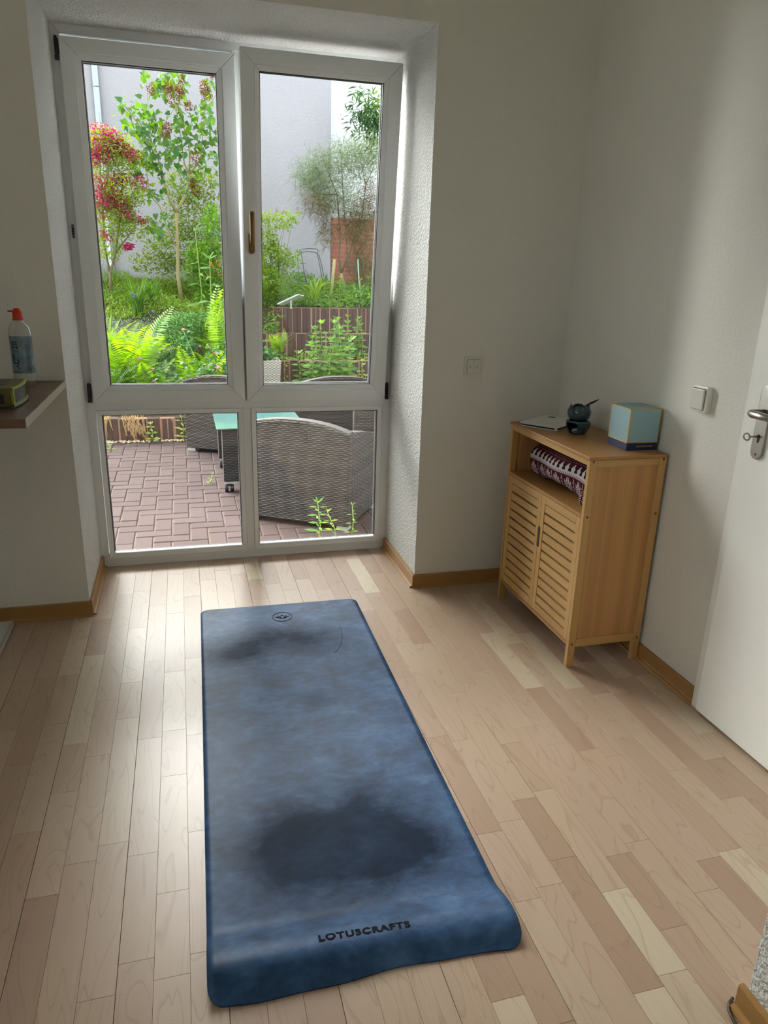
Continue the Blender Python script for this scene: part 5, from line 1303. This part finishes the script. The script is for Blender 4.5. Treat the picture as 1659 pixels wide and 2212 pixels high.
tb_ = MB().box(-.31, .31, -.43, .46, .455, .463).build('glass_top', M['aqua'], tbl, local=True, bevel=.002)
for sx in (-1, 1):
    for sy in (-1, 1):
        x, y = sx*.20, sy*.34-.01
        lg_ = wpart(MB().box(x-.072, x+.072, y-.06, y+.06, .078, .452), 'leg', M['wickerdark'], tbl, .004)
        MB().box(x-.06, x+.06, y-.05, y+.05, .062, .078).build('foot_plate', M['alu'], lg_, local=True)
        cs = MB(); 
        for q in (-.019, .019): cs.tube([(x-.035+q-.012, y-.03, .026), (x-.035+q+.012, y-.03, .026)], .026, 18)
        cs.build('caster_wheel', M['black'], lg_, local=True, bevel=.002)
        MB().box(x-.052, x-.018, y-.045, y-.0, .042, .062).build('caster_fork', M['black'], lg_, local=True, bevel=.003)
wpart(MB().box(-.125, .125, -.37, .35, .40, .452), 'apron', M['wickerdark'], tbl, .003)

pl_ = empty('wicker_planter', (1.28, 4.62, GZ), label='pale woven planter with round leaved plants standing before the palisade steps', cat='planter')
V = []
mb = MB(); a, b, h = .125, .155, .585
mb.add([(-a, -a, 0), (a, -a, 0), (a, a, 0), (-a, a, 0), (-b, -b, h), (b, -b, h), (b, b, h), (-b, b, h)], [(0, 3, 2, 1), (0, 1, 5, 4), (1, 2, 6, 5), (2, 3, 7, 6), (3, 0, 4, 7)])
wpart(mb, 'planter_body', M['wickerpale'], pl_, .01, .02)
MB().box(-b+.01, b-.01, -b+.01, b-.01, h-.05, h-.03).build('potting_soil', M['soil'], pl_, local=True)
P2 = inell(120, (1.27, 4.60, .50), (.19, .16, .07)); P2[:, 2] = np.maximum(P2[:, 2], .455)
tag(add_scatter('planter_foliage', (TLW[0]*np.array([1.15, 1, 1]), TLW[1]), P2, rdir(len(P2), .4), rng.uniform(.04, .07, len(P2)), LM['rose'], None), 'round bluish green leaves filling the pale woven planter', 'plant', kind='stuff')
P2 = np.array([[1.43+.02*math.sin(k), 4.50, .47-k*.035] for k in range(11)]+[[1.56+.02*math.sin(k*2), 5.02, .36-k*.03] for k in range(9)]); 
tag(add_scatter('trailing_vine', TLW, P2, rdir(len(P2)), np.full(len(P2), .035), LM['yellow'], None), 'short trailing vine with small yellow leaves over the palisades', 'plant', kind='stuff')

tp = empty('tilted_plate', (1.69, 5.75, 1.0), label='pale tilted square plate on a short bracket above the palisade steps', cat='plate')
c0, c1_ = at(599, 658, 5.75), at(645, 637, 5.75); dx_ = (c1_-c0); up_ = Vector((.10, .20, -.02)); nn = dx_.cross(up_).normalized()*.014
mb = MB(); mb.add([c0, c1_, c1_+up_, c0+up_, c0+nn, c1_+nn, c1_+up_+nn, c0+up_+nn], [(0, 3, 2, 1), (4, 5, 6, 7), (0, 1, 5, 4), (1, 2, 6, 5), (2, 3, 7, 6), (3, 0, 4, 7)]); mb.build('plate', plain('pale_green_plate', srgb(188, 202, 188), .4), tp, bevel=.003)
cm = (c0+c1_)/2+up_*.5; MB().tube([cm, cm-Vector((0, 0, .10))], .012, 10).build('bracket', M['alu'], tp)

wf = empty('wire_frame', at(670, 640, 7.0), label='dark bent wire plant support frame against the pale rendered wall', cat='plant support')
M['wire'] = plain('dark_wire', srgb(92, 92, 96), .5, .5)
def C7(x, y): return 560+x/8.507, 440+y/8.507
for pts, Y in ((([(860, 1450), (800, 1100), (762, 855), (800, 835), (920, 822), (1060, 835), (1085, 860), (1062, 905), (1110, 1120), (1160, 1400)]), 7.0), (([(720, 1300), (705, 940), (760, 895), (900, 878), (1040, 895), (1100, 950), (1150, 1140), (1185, 1330)]), 7.15)):
    MB().tube([at(*C7(*p), Y) for p in pts], .0055, 6).build('wire_loop', M['wire'], wf, smooth=True)
